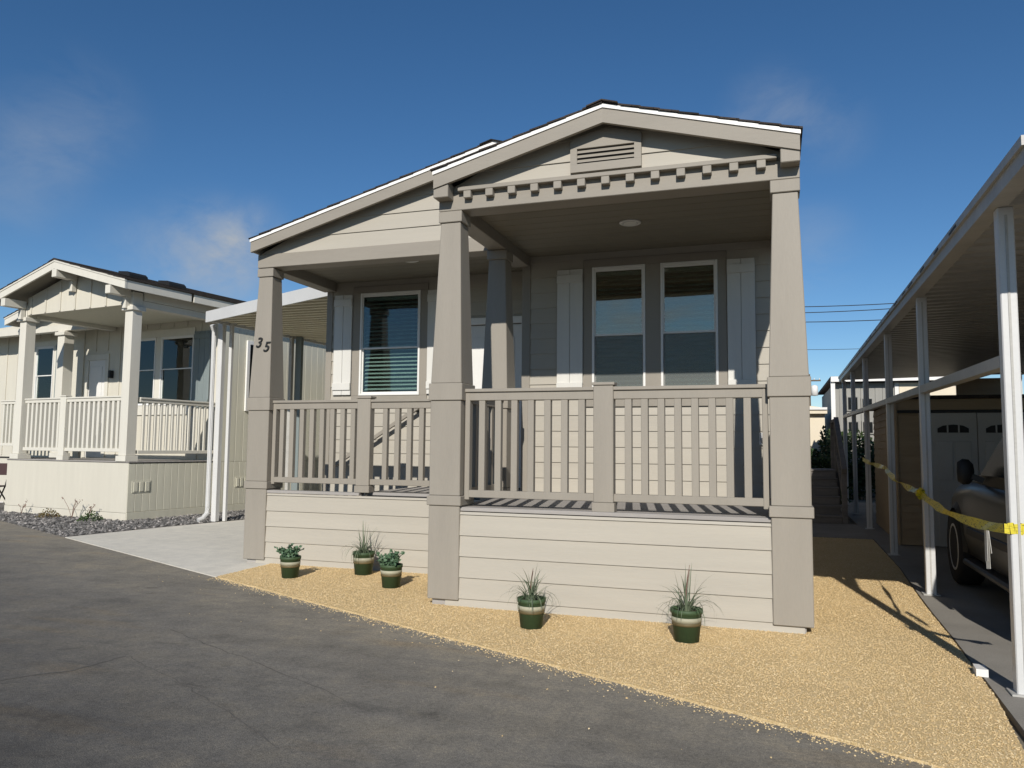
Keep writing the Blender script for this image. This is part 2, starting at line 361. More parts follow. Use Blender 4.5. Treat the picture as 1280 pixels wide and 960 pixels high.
# =================================================================== SETTING
def sheet(name, pts, z, mat, kind='structure', thick=.05):
    o = MB().prism([(p[0], p[1]) for p in pts], 'z', z - thick, z).build(name, mat); o['kind'] = kind; return o
sheet('ground', [(-400, -400), (400, -400), (400, 400), (-400, 400)], -.03, 'earth', thick=.2)
def sline(x): return .49 - .463 * (x + 4.484)         # street edge
ROAD = sheet('road', [(-60, sline(-60)), (-60, -60), (60, -60), (60, sline(60))], 0.0, 'asphalt', thick=.025)
POS[ROAD] = ROAD.location.copy()
def seam(pts, wd):
    M = MB(); vs = []; P = []
    for (a, b_) in zip(pts[:-1], pts[1:]):
        for k in range(8): t = k / 8; P.append((a[0] + (b_[0] - a[0]) * t + random.uniform(-.012, .012), a[1] + (b_[1] - a[1]) * t + random.uniform(-.012, .012)))
    P.append(pts[-1])
    for i, p in enumerate(P):
        q = P[min(i + 1, len(P) - 1)]; o_ = P[max(i - 1, 0)]; d = Vector((q[0] - o_[0], q[1] - o_[1], 0)).normalized(); h = wd * random.uniform(.25, .6) * (1 if 0 < i < len(P) - 1 else .1)
        vs += [(p[0] - d.y * h, p[1] + d.x * h, .0022), (p[0] + d.y * h, p[1] - d.x * h, .0022)]
    M.add(vs, [(2 * i, 2 * i + 1, 2 * i + 3, 2 * i + 2) for i in range(len(P) - 1)]).build('crack', 'crack_fill', ROAD)
seam([(-4.4, -3.6), (-3.40, -2.95), (-3.05, -2.50), (-3.01, -2.14)], .016); seam([(-3.0, -2.14), (-2.45, -2.40), (-1.9, -2.68), (-1.2, -3.1)], .010); seam([(-3.3, -1.45), (-2.76, -1.72), (-1.93, -2.08), (-1.0, -2.55)], .008)
sheet('driveway', [(-8.76, sline(-8.76) + .012), (-4.49, sline(-4.49) + .012), (-4.53, 1.50), (-4.60, 1.6), (-4.66, 3.2), (-4.66, 16), (-7.6, 16), (-8.16, 5.70), (-8.50, 4.2)], .005, 'concrete')
GRAVEL = [(x, sline(x) + .010 + random.uniform(-.012, .016)) for x in [-4.48 + k * .0813 for k in range(80)]] + [ (2.075, -1.2), (2.10, -.6), (2.135, .26), (2.16, 1.2), (2.20, 2.2), (2.286, 3.8), (2.34, 6.88), (1.0, 6.88), (1.0, .4), (-1.7, .4), (-1.7, 1.65), (-4.52, 1.65)]
sheet('gravel_yard', GRAVEL, .0095, 'tan_gravel', thick=.04)
sheet('carport_floor', [(2.035, sline(2.035) + .015), (2.09, -1.2), (2.115, -.6), (2.15, .26), (2.175, 1.2), (2.215, 2.2), (2.30, 3.8), (2.36, 6.88), (2.36, 16), (9, 16), (9, sline(9) + .02)], .010, 'old_concrete')
sheet('step_slab', [(1.10, 6.89), (2.35, 6.89), (2.35, 9.3), (1.10, 9.3)], .016, 'old_concrete')
BED = [(-30, sline(-30) + .012), (-8.775, sline(-8.775) + .012), (-8.51, 4.2), (-8.17, 5.7), (-7.65, 16), (-30, 16)]
sheet('stone_bed', BED, .006, 'grey_stone', thick=.03)

def inside(poly, x, y):
    c = np.zeros(x.shape, bool); k = len(poly)
    for i in range(k):
        x0, y0 = poly[i]; x1, y1 = poly[(i + 1) % k]
        if y0 == y1: continue
        t = ((y0 > y) != (y1 > y)) & (x < (x1 - x0) * (y - y0) / (y1 - y0) + x0); c ^= t
    return c
OCT = np.array([(1, 0, 0), (0, 1, 0), (-1, 0, 0), (0, -1, 0), (0, 0, 1), (0, 0, -1)], float)
OF = np.array([(0, 1, 4), (1, 2, 4), (2, 3, 4), (3, 0, 4), (1, 0, 5), (2, 1, 5), (3, 2, 5), (0, 3, 5)])
def pebbles(name, mat, label, cat, xs, ys, zs, smin, smax):
    k = len(xs); s = np.random.uniform(smin, smax, k)
    sc = np.stack([s * np.random.uniform(.7, 1.3, k), s * np.random.uniform(.7, 1.3, k), s * np.random.uniform(.5, .8, k)], 1)
    a = np.random.uniform(0, 6.283, k); V = OCT[None] * sc[:, None] * (1 + np.random.uniform(-.25, .25, (k, 6, 1)))
    ti = np.random.uniform(-.6, .6, k); y2 = V[..., 1] * np.cos(ti)[:, None] - V[..., 2] * np.sin(ti)[:, None]; z2 = V[..., 1] * np.sin(ti)[:, None] + V[..., 2] * np.cos(ti)[:, None]
    x2 = V[..., 0] * np.cos(a)[:, None] - y2 * np.sin(a)[:, None]; y3 = V[..., 0] * np.sin(a)[:, None] + y2 * np.cos(a)[:, None]
    P = np.stack([x2 + xs[:, None], y3 + ys[:, None], z2 + zs + s[:, None] * .25], -1).reshape(-1, 3)
    F = (OF[None] + (np.arange(k) * 6)[:, None, None]).reshape(-1, 3)
    c0 = np.array([xs.mean(), ys.mean(), zs])
    me = bpy.data.meshes.new(name); me.from_pydata((P - c0).tolist(), [], F.tolist()); me.update()
    at = me.attributes.new('tint', 'FLOAT', 'POINT'); at.data.foreach_set('value', np.repeat(np.random.uniform(0, 1, k), 6))
    me.materials.append(MATS[mat]); o = link(name, me, None, c0); tag(o, label, cat, kind='stuff'); return o
def scatter(poly, n, dens=None):
    P = np.array(poly); lo = P.min(0); hi = P.max(0); x = np.random.uniform(lo[0], hi[0], n); y = np.random.uniform(lo[1], hi[1], n)
    k = inside(poly, x, y)
    if dens is not None: k &= np.random.uniform(0, 1, n) < dens(x, y)
    return x[k], y[k]
gx, gy = scatter(GRAVEL, 420000, lambda x, y: np.clip(1.15 - (y + 2.5) / 9.5, .25, 1))
pebbles('loose_gravel', 'tan_pebble', 'loose tan crushed gravel spread in front of the taupe house', 'gravel', gx, gy, .012, .0022, .0052)
BEDV = [(-16, sline(-16) + .02), (-8.79, sline(-8.79) + .02), (-8.52, 4.2), (-8.2, 5.7), (-7.9, 10), (-9.4, 10), (-9.82, 4.6), (-13.4, 5.15), (-16, 5.5)]
bx_, by_ = scatter(BEDV, 26000)
pebbles('loose_stones', 'grey_pebble', 'loose dark grey stones in the bed around the cream house', 'stones', bx_, by_, .006, .015, .038)
# bits of tan gravel carried onto the asphalt
xs = np.concatenate([np.random.uniform(-6, 2.0, 70), np.random.uniform(-4.5, 2.0, 2600)]); d_ = np.concatenate([np.random.exponential(.5, 70), np.random.exponential(.045, 2600)]); ys = sline(xs) - d_ + .004
pebbles('stray_gravel', 'tan_pebble', 'stray tan gravel bits lying on the asphalt beside the gravel', 'gravel', xs, ys, 0.0, .0025, .0065)

# =================================================================== generic house pieces (local frame of a house)
def plank(parent, xl0, xr0, xl1, xr1, z0, z1, f, mat='cream_siding', axis='y', t0=.020, t1=.007):
    """one lap siding board: wedge section, proud at its foot; faces -y (axis 'y') or +-x"""
    M = MB()
    s = -1 if axis in ('y', '-x') else 1
    vs = [(xl0, f + s * t0, z0), (xr0, f + s * t0, z0), (xr1, f + s * t1, z1), (xl1, f + s * t1, z1), (xl0, f, z0), (xr0, f, z0), (xr1, f, z1), (xl1, f, z1)]
    if axis != 'y': vs = [(p[1], p[0], p[2]) for p in vs]
    fs = [(0, 1, 2, 3), (5, 4, 7, 6), (4, 5, 1, 0), (3, 2, 6, 7), (1, 5, 6, 2), (4, 0, 3, 7)]
    if axis == 'x': fs = [q for q in fs]
    return M.add(vs, fs).build('plank', mat, parent)
def siding(parent, a0, a1, z0, z1, f, holes=(), mat='cream_siding', ex=.176, axis='y', zoff=0.0, lim=None):
    """rows of boards from z0 to z1; holes = (a0, a1, z0, z1); lim(z) gives the a-range of a gable"""
    z = z0 - zoff
    while z < z1 - .01:
        zb, zt = max(z, z0), min(z + ex, z1)
        if zt - zb > .012:
            if lim:
                l0, r0 = lim(zb); l1, r1 = lim(zt)
                if r0 - l0 > .03: plank(parent, max(a0, l0), min(a1, r0), max(a0, min(l1, (l0 + r0) / 2)), min(a1, max(r1, (l0 + r0) / 2)), zb, zt, f, mat, axis)
            else:
                hit = [h for h in holes if min(zt, h[3]) - max(zb, h[2]) > .004]
                for s0, s1 in cut(a0, a1, [(h[0], h[1]) for h in hit]): plank(parent, s0, s1, s0, s1, zb, zt, f, mat, axis)
                for h in hit:      # what is left of the row below or above the opening
                    for q0, q1 in ((zb, min(zt, h[2])), (max(zb, h[3]), zt)):
                        if q1 - q0 > .012: plank(parent, max(a0, h[0]), min(a1, h[1]), max(a0, h[0]), min(a1, h[1]), q0, q1, f, mat, axis)
        z += ex
def wall_y(name, mat, parent, x0, x1, y0, y1, z0, z1, holes=()):
    """a wall slab along x with real openings, as one mesh"""
    M = MB(); zs = sorted({z0, z1, *[h[2] for h in holes], *[h[3] for h in holes]})
    for a, b_ in zip(zs[:-1], zs[1:]):
        for s0, s1 in cut(x0, x1, [(h[0], h[1]) for h in holes if h[2] <= a + 1e-6 and h[3] >= b_ - 1e-6]): M.box(s0, s1, y0, y1, a, b_)
    return M.build(name, mat, parent)
def window(parent, x0, x1, z0, z1, y, zm, slats=True, frame='white_trim', fw=.026, glass='glass', screen=False, pitch=.052):
    """double hung window: frame, two sashes, panes, blind slats; outer face at y"""
    M = MB()
    M.box(x0, x0 + fw, y, y + .08, z0, z1, .003).box(x1 - fw, x1, y, y + .08, z0, z1, .003)
    M.box(x0 + fw, x1 - fw, y, y + .08, z1 - fw, z1, .003).box(x0 + fw, x1 - fw, y, y + .08, z0, z0 + fw, .003)
    w_ = M.build('window', frame, parent)
    a0, a1 = x0 + fw, x1 - fw; s = .015
    for (b0, b1, yy) in ((z0 + fw, zm + .012, y + .036), (zm - .028, z1 - fw, y + .012)):
        T = MB(); T.box(a0, a0 + s, yy, yy + .022, b0, b1, .002).box(a1 - s, a1, yy, yy + .022, b0, b1, .002)
        T.box(a0 + s, a1 - s, yy, yy + .022, b1 - s - .012, b1, .002).box(a0 + s, a1 - s, yy, yy + .022, b0, b0 + s + .008, .002)
        T.build('sash', frame, w_)
        if screen and b0 < zm - .1: box('insect_screen', 'screen', w_, a0 + .002, a1 - .002, yy - .012, yy - .011, b0 + .002, zm - .03, 0)
        box('pane', glass, w_, a0 + s, a1 - s, yy + .009, yy + .012, b0 + s, b1 - s, 0)
    if slats:
        hz = (z1 - z0 - .12); k = int(hz / pitch); key = ('slat', round(a1 - a0, 3), pitch)
        if key not in CACHE:
            hw = (a1 - a0) / 2 - .012; T = MB(); c_, s_ = pitch * .375, pitch * .24
            T.add([(-hw, -c_, -s_), (hw, -c_, -s_), (hw, 0, .0035), (-hw, 0, .0035), (hw, c_, s_), (-hw, c_, s_)], [(0, 1, 2, 3), (3, 2, 4, 5)])
            T.add([(-hw, -c_, -s_ - .002), (hw, -c_, -s_ - .002), (hw, 0, .0015), (-hw, 0, .0015), (hw, c_, s_ - .002), (-hw, c_, s_ - .002)], [(3, 2, 1, 0), (5, 4, 2, 3)])
            me = bpy.data.meshes.new('slat'); me.from_pydata(T.v, [], T.f); me.update(); me.materials.append(MATS['blind']); CACHE[key] = me
        for i in range(k):
            o = link('slat', CACHE[key], w_, ((a0 + a1) / 2, y + .105, z1 - .085 - i * pitch + random.uniform(-.0015, .0015)), (R(random.uniform(-3, 3)), R(random.uniform(-.25, .25)), 0))
        box('head_rail', 'blind', w_, a0 + .008, a1 - .008, y + .085, y + .125, z1 - .075, z1 - .045)
    return w_
def shutter(parent, x0, x1, z0, z1, y, mat='shutter', nb=2):
    """board shutter: backing, upright boards, two battens; proud of y"""
    s_ = box('shutter', mat, parent, x0 + .004, x1 - .004, y - .016, y, z0 + .004, z1 - .004)
    wd = (x1 - x0) / nb
    for k in range(nb): box('board', mat, s_, x0 + k * wd + .002, x0 + (k + 1) * wd - .002, y - .032, y - .0165, z0, z1)
    for c in (z1 - .155, z0 + .065): box('batten', mat, s_, x0 + .001, x1 - .001, y - .050, y - .0325, c, c + .095)
    return s_
def railing(parent, axis, a0, a1, f, ztop, zbot, bals, mat, newels=(), wd=.056, stiles=True, nw=.165, zd=.84, hgt=.072):
    """rail frame with balusters; runs along x (axis 'x', centred on y=f) or along y (centred on x=f)"""
    def bb(M, p0, p1, h, z0, z1, b=.004):
        return M.box(p0, p1, f - h, f + h, z0, z1, b) if axis == 'x' else M.box(f - h, f + h, p0, p1, z0, z1, b)
    M = MB()
    bb(M, a0, a1, .034, ztop - .030 - hgt, ztop - .030); bb(M, a0, a1, .052, ztop - .0295, ztop); bb(M, a0, a1, .032, zbot, zbot + .062)
    if stiles:
        bb(M, a0, a0 + .045, .036, zbot - .02, ztop - .031); bb(M, a1 - .045, a1, .036, zbot - .02, ztop - .031)
    r_ = M.build('railing', mat, parent)
    for c in bals:
        if axis == 'x': box('baluster', mat, r_, c - wd / 2, c + wd / 2, f - wd / 2, f + wd / 2, zbot + .060, ztop - .028 - hgt)
        else: box('baluster', mat, r_, f - wd / 2, f + wd / 2, c - wd / 2, c + wd / 2, zbot + .060, ztop - .028 - hgt)
    for c in newels:
        h = nw / 2; T = MB(); T.box(c - h, c + h, f - h * .75, f + h * .5, zd + .075, ztop + .012, .005) if axis == 'x' else T.box(f - h, f + h, c - h, c + h, zd + .075, ztop + .012, .005)
        nwl = T.build('newel_post', mat, r_)
        if axis == 'x':
            box('cap', mat, nwl, c - h - .012, c + h + .012, f - h * .75 - .012, f + h * .5 + .012, ztop + .0125, ztop + .036); box('foot', mat, nwl, c - h - .010, c + h + .010, f - h * .75 - .010, f + h * .5 + .010, zd, zd + .0745)
        else:
            box('cap', mat, nwl, f - h - .012, f + h + .012, c - h - .012, c + h + .012, ztop + .0125, ztop + .036); box('foot', mat, nwl, f - h - .010, f + h + .010, c - h - .010, c + h + .010, zd, zd + .0745)
    return r_
def roof_slope(parent, xr, zr, xe, y0, y1, slope, name='roof', course=.15, fascia=('taupe_beam', 'white_drip'), fd=.122, ws=.031, jag=.008, front=True):
    """one roof slope from ridge xr (top height zr) to eave xe: sheathing, shingle courses, front rake boards, eave board"""
    sg = 1 if xe > xr else -1; run = abs(xe - xr); zt = lambda d: zr - slope * d
    P = lambda d0, d1, t0, t1: [(xr + sg * d0, zt(d0) - t0), (xr + sg * d1, zt(d1) - t0), (xr + sg * d1, zt(d1) - t1), (xr + sg * d0, zt(d0) - t1)]
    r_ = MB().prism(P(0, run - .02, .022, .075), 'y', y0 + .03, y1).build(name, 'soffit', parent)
    k = max(2, round(run / course)); st = run / k
    for i in range(k):
        d0, d1 = i * st, (i + 1) * st + .012
        q = [(xr + sg * d0, zt(d0) - .010), (xr + sg * d1, zt(d1) - .003), (xr + sg * d1, zt(d1) - .016), (xr + sg * d0, zt(d0) - .022)]
        MB().prism(q, 'y', y0 - .022 + random.uniform(-jag, jag), y1 + random.uniform(0, .01)).build('shingle_course', 'shingle', r_)
    if front:
        MB().prism(P(0, run - .004, .024, .024 + ws), 'y', y0 - .012, y0 + .028).build('drip_edge', fascia[1], r_)
        MB().prism(P(0, run - .010, .024 + ws + .001, .024 + ws + fd), 'y', y0, y0 + .036).build('rake_board', fascia[0], r_)
    x_ = xr + sg * (run - .015)
    box('eave_board', fascia[0], r_, min(x_, x_ - sg * .03), max(x_, x_ - sg * .03), y0 + .037, y1, zt(run) - .024 - ws - fd + .006, zt(run) - .030)
    return r_

# =================================================================== THE TAUPE HOUSE
H = thing('mobile_home', 'taupe and cream manufactured home with tapered porch pillars and house number 35', 'house', (0, 0, 0))
DK = .84; YW, YL = 2.30, 2.95; XL0, XR0 = -4.80, 1.15; BACK = 15.0
SL = .27; ZR, XRG = 4.602, -1.840; XPG = -.345; ZPG = ZR - SL * (XPG - XRG)
# --- walls
hR = [(-.966, .398, 1.900, 3.385)]; hRw = [(-.969, -.373, 1.900, 3.385), (-.206, .400, 1.900, 3.385)]
wr = wall_y('wall', 'interior', H, -1.79, XR0 - .02, YW, YW + .1, 0.0, 3.62, hRw)
siding(wr, -1.70, .94, DK + .02, 3.58, YW, [(-1.07, .492, 1.815, 3.47)], zoff=.02)
box('corner_trim', 'taupe', wr, -1.80, -1.70, YW - .028, YW + .06, DK, 3.58)
box('corner_trim', 'taupe', wr, 1.05, 1.155, YW - .028, YW + .06, 0.02, 3.58)
siding(wr, .94, 1.05, DK + .02, 3.58, YW, zoff=.02)
hL = [(-4.283, -3.400, 2.02, 3.395), (-2.93, -2.02, DK, 2.90)]
wl = wall_y('wall', 'interior', H, XL0 + .02, -1.79, YL, YL + .1, 0.0, 3.62, hL)
siding(wl, -4.72, -1.80, .03, 3.58, YL, [(-4.40, -3.30, 1.91, 3.47), (-3.03, -1.93, DK, 2.99)], zoff=.0)
box('corner_trim', 'taupe', wl, XL0 - .01, -4.72, YL - .028, YL + .08, 0.02, 3.58)
ws_ = MB().box(-1.79, -1.71, YW + .1, YL, 0, 3.62).build('wall', 'cream_siding', H)
wR_ = MB().box(XR0 - .1, XR0 - .02, YW + .1, BACK, 0.02, 3.62).build('wall', 'interior', H)
siding(wR_, YW + .10, BACK, .03, 3.60, XR0 - .02, axis='x')
wL_ = MB().box(XL0 + .02, XL0 + .1, YL + .1, BACK, 0.02, 3.62).build('wall', 'interior', H)
siding(wL_, YL + .11, BACK, .03, 3.60, XL0 + .02, axis='-x')
MB().box(XL0 + .02, XR0 - .02, BACK, BACK + .08, 0.02, 3.62).build('wall', 'cream_siding', H)
MB().box(XL0 + .12, XR0 - .12, YL + .12, BACK - .02, DK - .1, DK - .01).build('floor', 'interior', H)
MB().box(XL0 + .12, XR0 - .12, YL + .12, BACK - .02, 3.50, 3.56).build('room_ceiling', 'interior', H)
# --- windows with their taupe surrounds
def surround(x0, x1, z0, z1, y, holes):
    M = MB()
    M.box(x0, x1, y - .034, y - .002, z1 - .09, z1, .003).box(x0, x1, y - .034, y - .002, z0, z0 + .085, .003)
    for s0, s1 in cut(x0, x1, holes): M.box(s0, s1, y - .034, y - .002, z0 + .0855, z1 - .0905, .003)
    return M.build('window_surround', 'taupe', H)
surround(-1.07, .492, 1.813, 3.478, YW, [(-.969, -.373), (-.206, .400)])
window(H, -.969, -.373, 1.900, 3.385, YW - .045, 2.63, glass='coated_glass', screen=True); window(H, -.206, .400, 1.900, 3.385, YW - .045, 2.63, glass='coated_glass', screen=True)
shutter(H, -1.375, -1.073, 1.925, 3.375, YW - .021); shutter(H, .495, .782, 1.925, 3.375, YW - .021)
surround(-4.40, -3.295, 1.932, 3.488, YL, [(-4.283, -3.400)])
window(H, -4.283, -3.400, 2.02, 3.395, YL - .045, 2.665)
shutter(H, -4.675, -4.403, 2.03, 3.385, YL - .021); shutter(H, -3.292, -3.035, 2.03, 3.385, YL - .021)
# --- entry door
dr = MB().box(-2.93, -2.02, YL + .02, YL + .06, DK + .015, 2.90, .004).build('door', 'door_white', H)
for (a, b_, c, d) in ((-2.83, -2.52, 1.02, 1.72), (-2.43, -2.12, 1.02, 1.72), (-2.83, -2.52, 1.86, 2.74), (-2.43, -2.12, 1.86, 2.74)): box('panel', 'door_white', dr, a, b_, YL + .010, YL + .0195, c, d, .006)
hd = MB().lathe([(.012, 0), (.012, .035), (.03, .045), (.03, .07), (.015, .08)], (0, 0, 0), 12, 'x').build('handle', 'steel', dr, True)
hd.rotation_euler = (0, 0, R(-90)); hd.location = Vector((-2.86, YL - .01, 1.80)) - POS[dr]
M = MB().box(-3.03, -2.935, YL - .034, YL - .001, DK, 2.99, .003).box(-2.015, -1.93, YL - .034, YL - .001, DK, 2.99, .003).box(-2.935, -2.015, YL - .034, YL - .001, 2.905, 2.99, .003)
M.build('door_frame', 'white_trim', H)
# outlet with a clear bubble cover and a hanging hose bib on the right wall
ob = box('outlet_box', 'white_trim', H, .80, .88, YW - .055, YW - .022, 1.40, 1.53, .008)
oc = MB().lathe([(.034, 0), (.034, .03), (.024, .055), (.008, .062)], (0, 0, 0), 14).build('outlet_cover', 'steel', ob, True)
oc.rotation_euler = (R(90), 0, 0); oc.location = Vector((.84, YW - .054, 1.45)) - POS[ob]
# --- deck, skirt, stairs
dm = MB().box(-1.72, 1.13, .07, YW - .02, .60, .806).box(-3.38, -1.73, 1.50, YL - .02, .60, .806).build('deck', 'dark_opening', H)
y = .03
while y < YW - .05:
    x0 = -1.74 if y < 1.44 else -3.40
    box('deck_board', 'deck_grey', dm, x0, 1.145, y, y + .134, .808, DK); y += .14
while y < YL - .05:
    box('deck_board', 'deck_grey', dm, -3.40, -1.81, y, y + .134, .808, DK); y += .14
sk = MB().box(-1.72, 1.13, .035, .068, .0, .80).build('skirt', 'interior', H)
siding(sk, -1.735, 1.135, .0, .802, .034, zoff=.10)
sk = MB().box(-4.70, -1.73, 1.465, 1.498, .0, .80).build('skirt', 'interior', H)
siding(sk, -4.72, -1.74, .0, .802, 1.464, zoff=.10)
box('deck_edge', 'deck_grey', sk, -4.73, -3.405, 1.445, 1.56, .806, .838)
sk = MB().box(-1.735, -1.70, .07, 1.46, .0, .80).build('skirt', 'cream_siding', H)
sk = MB().box(1.10, 1.135, .07, YW - .03, .0, .80).build('skirt', 'cream_siding', H)
stq = MB(); ns = 5
for k in range(ns - 1): stq.box(-3.415 - .29 * (k + 1), -3.415 - .29 * k, 1.58, YL - .04, .02, DK - (k + 1) * DK / ns - .032)
stq = stq.build('stair', 'taupe', H)
for k in range(ns - 1): box('tread', 'deck_grey', stq, -3.425 - .29 * (k + 1), -3.415 - .29 * k + .0, 1.57, YL - .035, DK - (k + 1) * DK / ns - .0315, DK - (k + 1) * DK / ns)
# stair handrail along the wall
hr = MB().bar((-4.62, YL - .13, 1.06), (-3.30, YL - .13, 1.89), .045, .042).build('stair_handrail', 'taupe', H)
for t in (.08, .92):
    p = Vector((-4.62, YL - .13, 1.06)).lerp(Vector((-3.30, YL - .13, 1.89)), t); box('bracket', 'black_metal', hr, p.x - .012, p.x + .012, YL - .105, YL - .02, p.z - .03, p.z + .01)
# --- pillars
def pillar(x, y, z0=.06, label=None):
    """tapered porch pillar; x centre, y front face of the base"""
    yc = y + .143; q = lambda h: (x - h, x + h, yc - h, yc + h)
    M = MB(); M.frustum(q(.143), q(.143), z0, .8515, .006); M.frustum(q(.143), q(.143), .9355, 1.7555, .006)
    M.frustum(q(.143), q(.094), 1.9055, 3.3445, .006)
    p_ = M.build('pillar', 'taupe', H)
    for h, a, b_ in ((.158, .852, .935), (.157, 1.756, 1.905), (.110, 3.345, 3.444)): MB().frustum(q(h), q(h), a, b_, .005).build('band', 'taupe', p_)
    box('footing', 'deck_grey', p_, x - .11, x + .09, yc - .11, yc + .11, 0, z0 - .001)
    return p_
pR = pillar(1.057, 0); pM = pillar(-1.752, 0); pL = pillar(-4.744, 1.43, .045); pB = pillar(-1.815, 1.40)
# house number on the left pillar's tapered front
for ch, dx, z, s in (('3', -.085, 2.500, .165), ('5', .022, 2.448, .165)):
    fc = bpy.data.curves.new('digit', 'FONT'); fc.body = ch; fc.size = s; fc.extrude = .006; fc.shear = .28; fc.bevel_depth = .002; fc.bevel_resolution = 1
    to = bpy.data.objects.new('digit', fc); COL.objects.link(to); me = bpy.data.meshes.new_from_object(to.evaluated_get(bpy.context.evaluated_depsgraph_get())); COL.objects.unlink(to); bpy.data.objects.remove(to)
    me.materials.clear(); me.materials.append(MATS['black_metal'])
    tz = (z + .07 - 1.9055) / (3.3445 - 1.9055); yy = 1.43 + .143 - (.143 + (.094 - .143) * tz) - .009
    o = link('house_number', me, pL, (-4.744 + dx, yy, z), (R(90 - 1.9), 0, 0)); o['label'] = 'slanted black metal digit ' + ('three' if ch == '3' else 'five')
# --- beams
bm = box('beam', 'taupe_beam', H, -1.862, 1.167, .034, .250, 3.446, 3.600, .005)
box('ledge', 'taupe_beam', bm, -1.66, 1.00, -.028, .0335, 3.598, 3.634, .004)
for k in range(13): box('dentil', 'taupe_beam', bm, -1.571 + .2047 * k - .034, -1.571 + .2047 * k + .034, -.026, .0335, 3.533, 3.5975, .004)
for x0, x1 in ((-1.862, -1.722), (1.026, 1.168)): box('beam_end', 'taupe', bm, x0, x1, -.095, .0335, 3.533, 3.672, .006)
box('beam', 'taupe_beam', H, -4.853, -1.925, 1.462, 1.68, 3.452, 3.612, .005)
box('beam', 'taupe', H, -4.850, -4.665, 1.681, YL - .03, 3.440, 3.60, .005)
box('beam', 'taupe', H, -1.905, -1.715, .251, YW - .03, 3.448, 3.60, .005)
box('beam', 'taupe', H, .975, 1.165, .251, YW - .03, 3.448, 3.60, .005)
# --- porch ceilings
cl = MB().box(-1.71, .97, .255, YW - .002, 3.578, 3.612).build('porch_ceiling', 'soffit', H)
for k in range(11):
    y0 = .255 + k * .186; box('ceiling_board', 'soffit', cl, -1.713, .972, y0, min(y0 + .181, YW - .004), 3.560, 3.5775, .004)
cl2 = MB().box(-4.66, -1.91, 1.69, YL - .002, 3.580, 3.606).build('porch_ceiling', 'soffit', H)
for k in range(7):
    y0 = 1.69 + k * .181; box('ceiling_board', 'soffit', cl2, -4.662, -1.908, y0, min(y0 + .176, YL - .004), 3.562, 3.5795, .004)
for x, y, p_ in ((-.354, 1.22, cl), (-3.10, 1.98, cl2)):
    d_ = MB().lathe([(.105, 3.5595), (.105, 3.550), (.092, 3.543), (.080, 3.546)], (x, y, 0), 28).build('downlight', 'white_trim', p_, True)
    MB().lathe([(.079, 3.5455), (.05, 3.542), (.02, 3.541)], (x, y, 0), 24).build('lens', 'lamp_lens', d_, True)
# --- gables
gm = MB().prism([(-1.80, 3.602), (1.13, 3.602), (1.13, 3.66), (XPG, 4.05), (-1.80, 3.66)], 'y', .07, .16).build('gable_wall', 'cream_siding', H)
siding(gm, -1.84, 1.16, 3.604, 4.12, .069, ex=.178, zoff=.0, lim=lambda z: (XPG - (ZPG - .11 - z) / SL, XPG + (ZPG - .11 - z) / SL))
# vent: frame with a pointed top and louvre slats
vx0, vx1, vz0, vz1 = -.650, -.050, 3.670, 3.955
fz = lambda x: 3.955 + .04 * (1 - abs(x - XPG) / .30)
vm = MB(); vm.prism([(vx0, vz0), (vx1, vz0), (vx1, 3.740), (vx0, 3.740)], 'y', .018, .050)
vm.prism([(vx0, 3.872), (vx1, 3.872), (vx1, 3.960), (XPG - .05, 4.022), (XPG + .05, 4.022), (vx0, 3.960)][:3] + [(XPG, 4.03), (vx0, 3.960)], 'y', .018, .050)
vm.prism([(vx0, 3.7405), (vx0 + .058, 3.7405), (vx0 + .058, 3.8715), (vx0, 3.8715)], 'y', .018, .050).prism([(vx1 - .058, 3.7405), (vx1, 3.7405), (vx1, 3.8715), (vx1 - .058, 3.8715)], 'y', .018, .050)
vm = vm.build('gable_vent', 'taupe_beam', H)
box('vent_back', 'dark_opening', vm, vx0 + .05, vx1 - .05, .040, .049, 3.735, 3.878, 0)
for k in range(3):
    z = 3.752 + k * .040; MB().prism([(.021, z), (.043, z + .026), (.043, z + .033), (.021, z + .008)], 'x', vx0 + .0585, vx1 - .0585).build('louvre', 'taupe_beam', vm)
gl = MB().prism([(-4.78, 3.62), (-1.9, 3.62), (-1.9, 4.45), (XRG, 4.46), (-4.78, 3.66)], 'y', 1.50, 1.58).build('gable_wall', 'cream_siding', H)
siding(gl, -4.84, -1.20, 3.613, 4.50, 1.499, ex=.178, zoff=.0, lim=lambda z: (XRG - (ZR - .11 - z) / SL, XRG + (ZR - .11 - z) / SL))
# --- roof
roof_slope(H, XRG, ZR, -4.865, 1.32, BACK + .25, SL)
roof_slope(H, XRG, ZR, 1.172, 1.60, BACK + .25, SL, front=False)
rr = MB().prism([(XRG, ZR - .024), (-.40, ZR - .024 - SL * (-.40 - XRG)), (-.40, ZR - .17 - SL * (-.40 - XRG)), (XRG, ZR - .17)], 'y', 1.322, 1.36).build('rake_board', 'taupe_beam', H)
box_ = MB().prism([(XRG, ZR - .0), (-.40, ZR - .0 - SL * (-.40 - XRG)), (-.40, ZR - .065 - SL * (-.40 - XRG)), (XRG, ZR - .065)], 'y', 1.308, 1.3215).build('drip_edge', 'white_drip', H)
MB().prism([(XRG, ZR - .001), (XPG, ZPG - .001), (XPG, ZPG - .05), (XRG, ZR - .05)], 'y', 1.322, 1.61).build('roof', 'shingle', H)
roof_slope(H, XPG, ZPG, 1.178, -.11, 1.598, SL)
roof_slope(H, XPG, ZPG, -1.866, -.11, 1.90, SL)
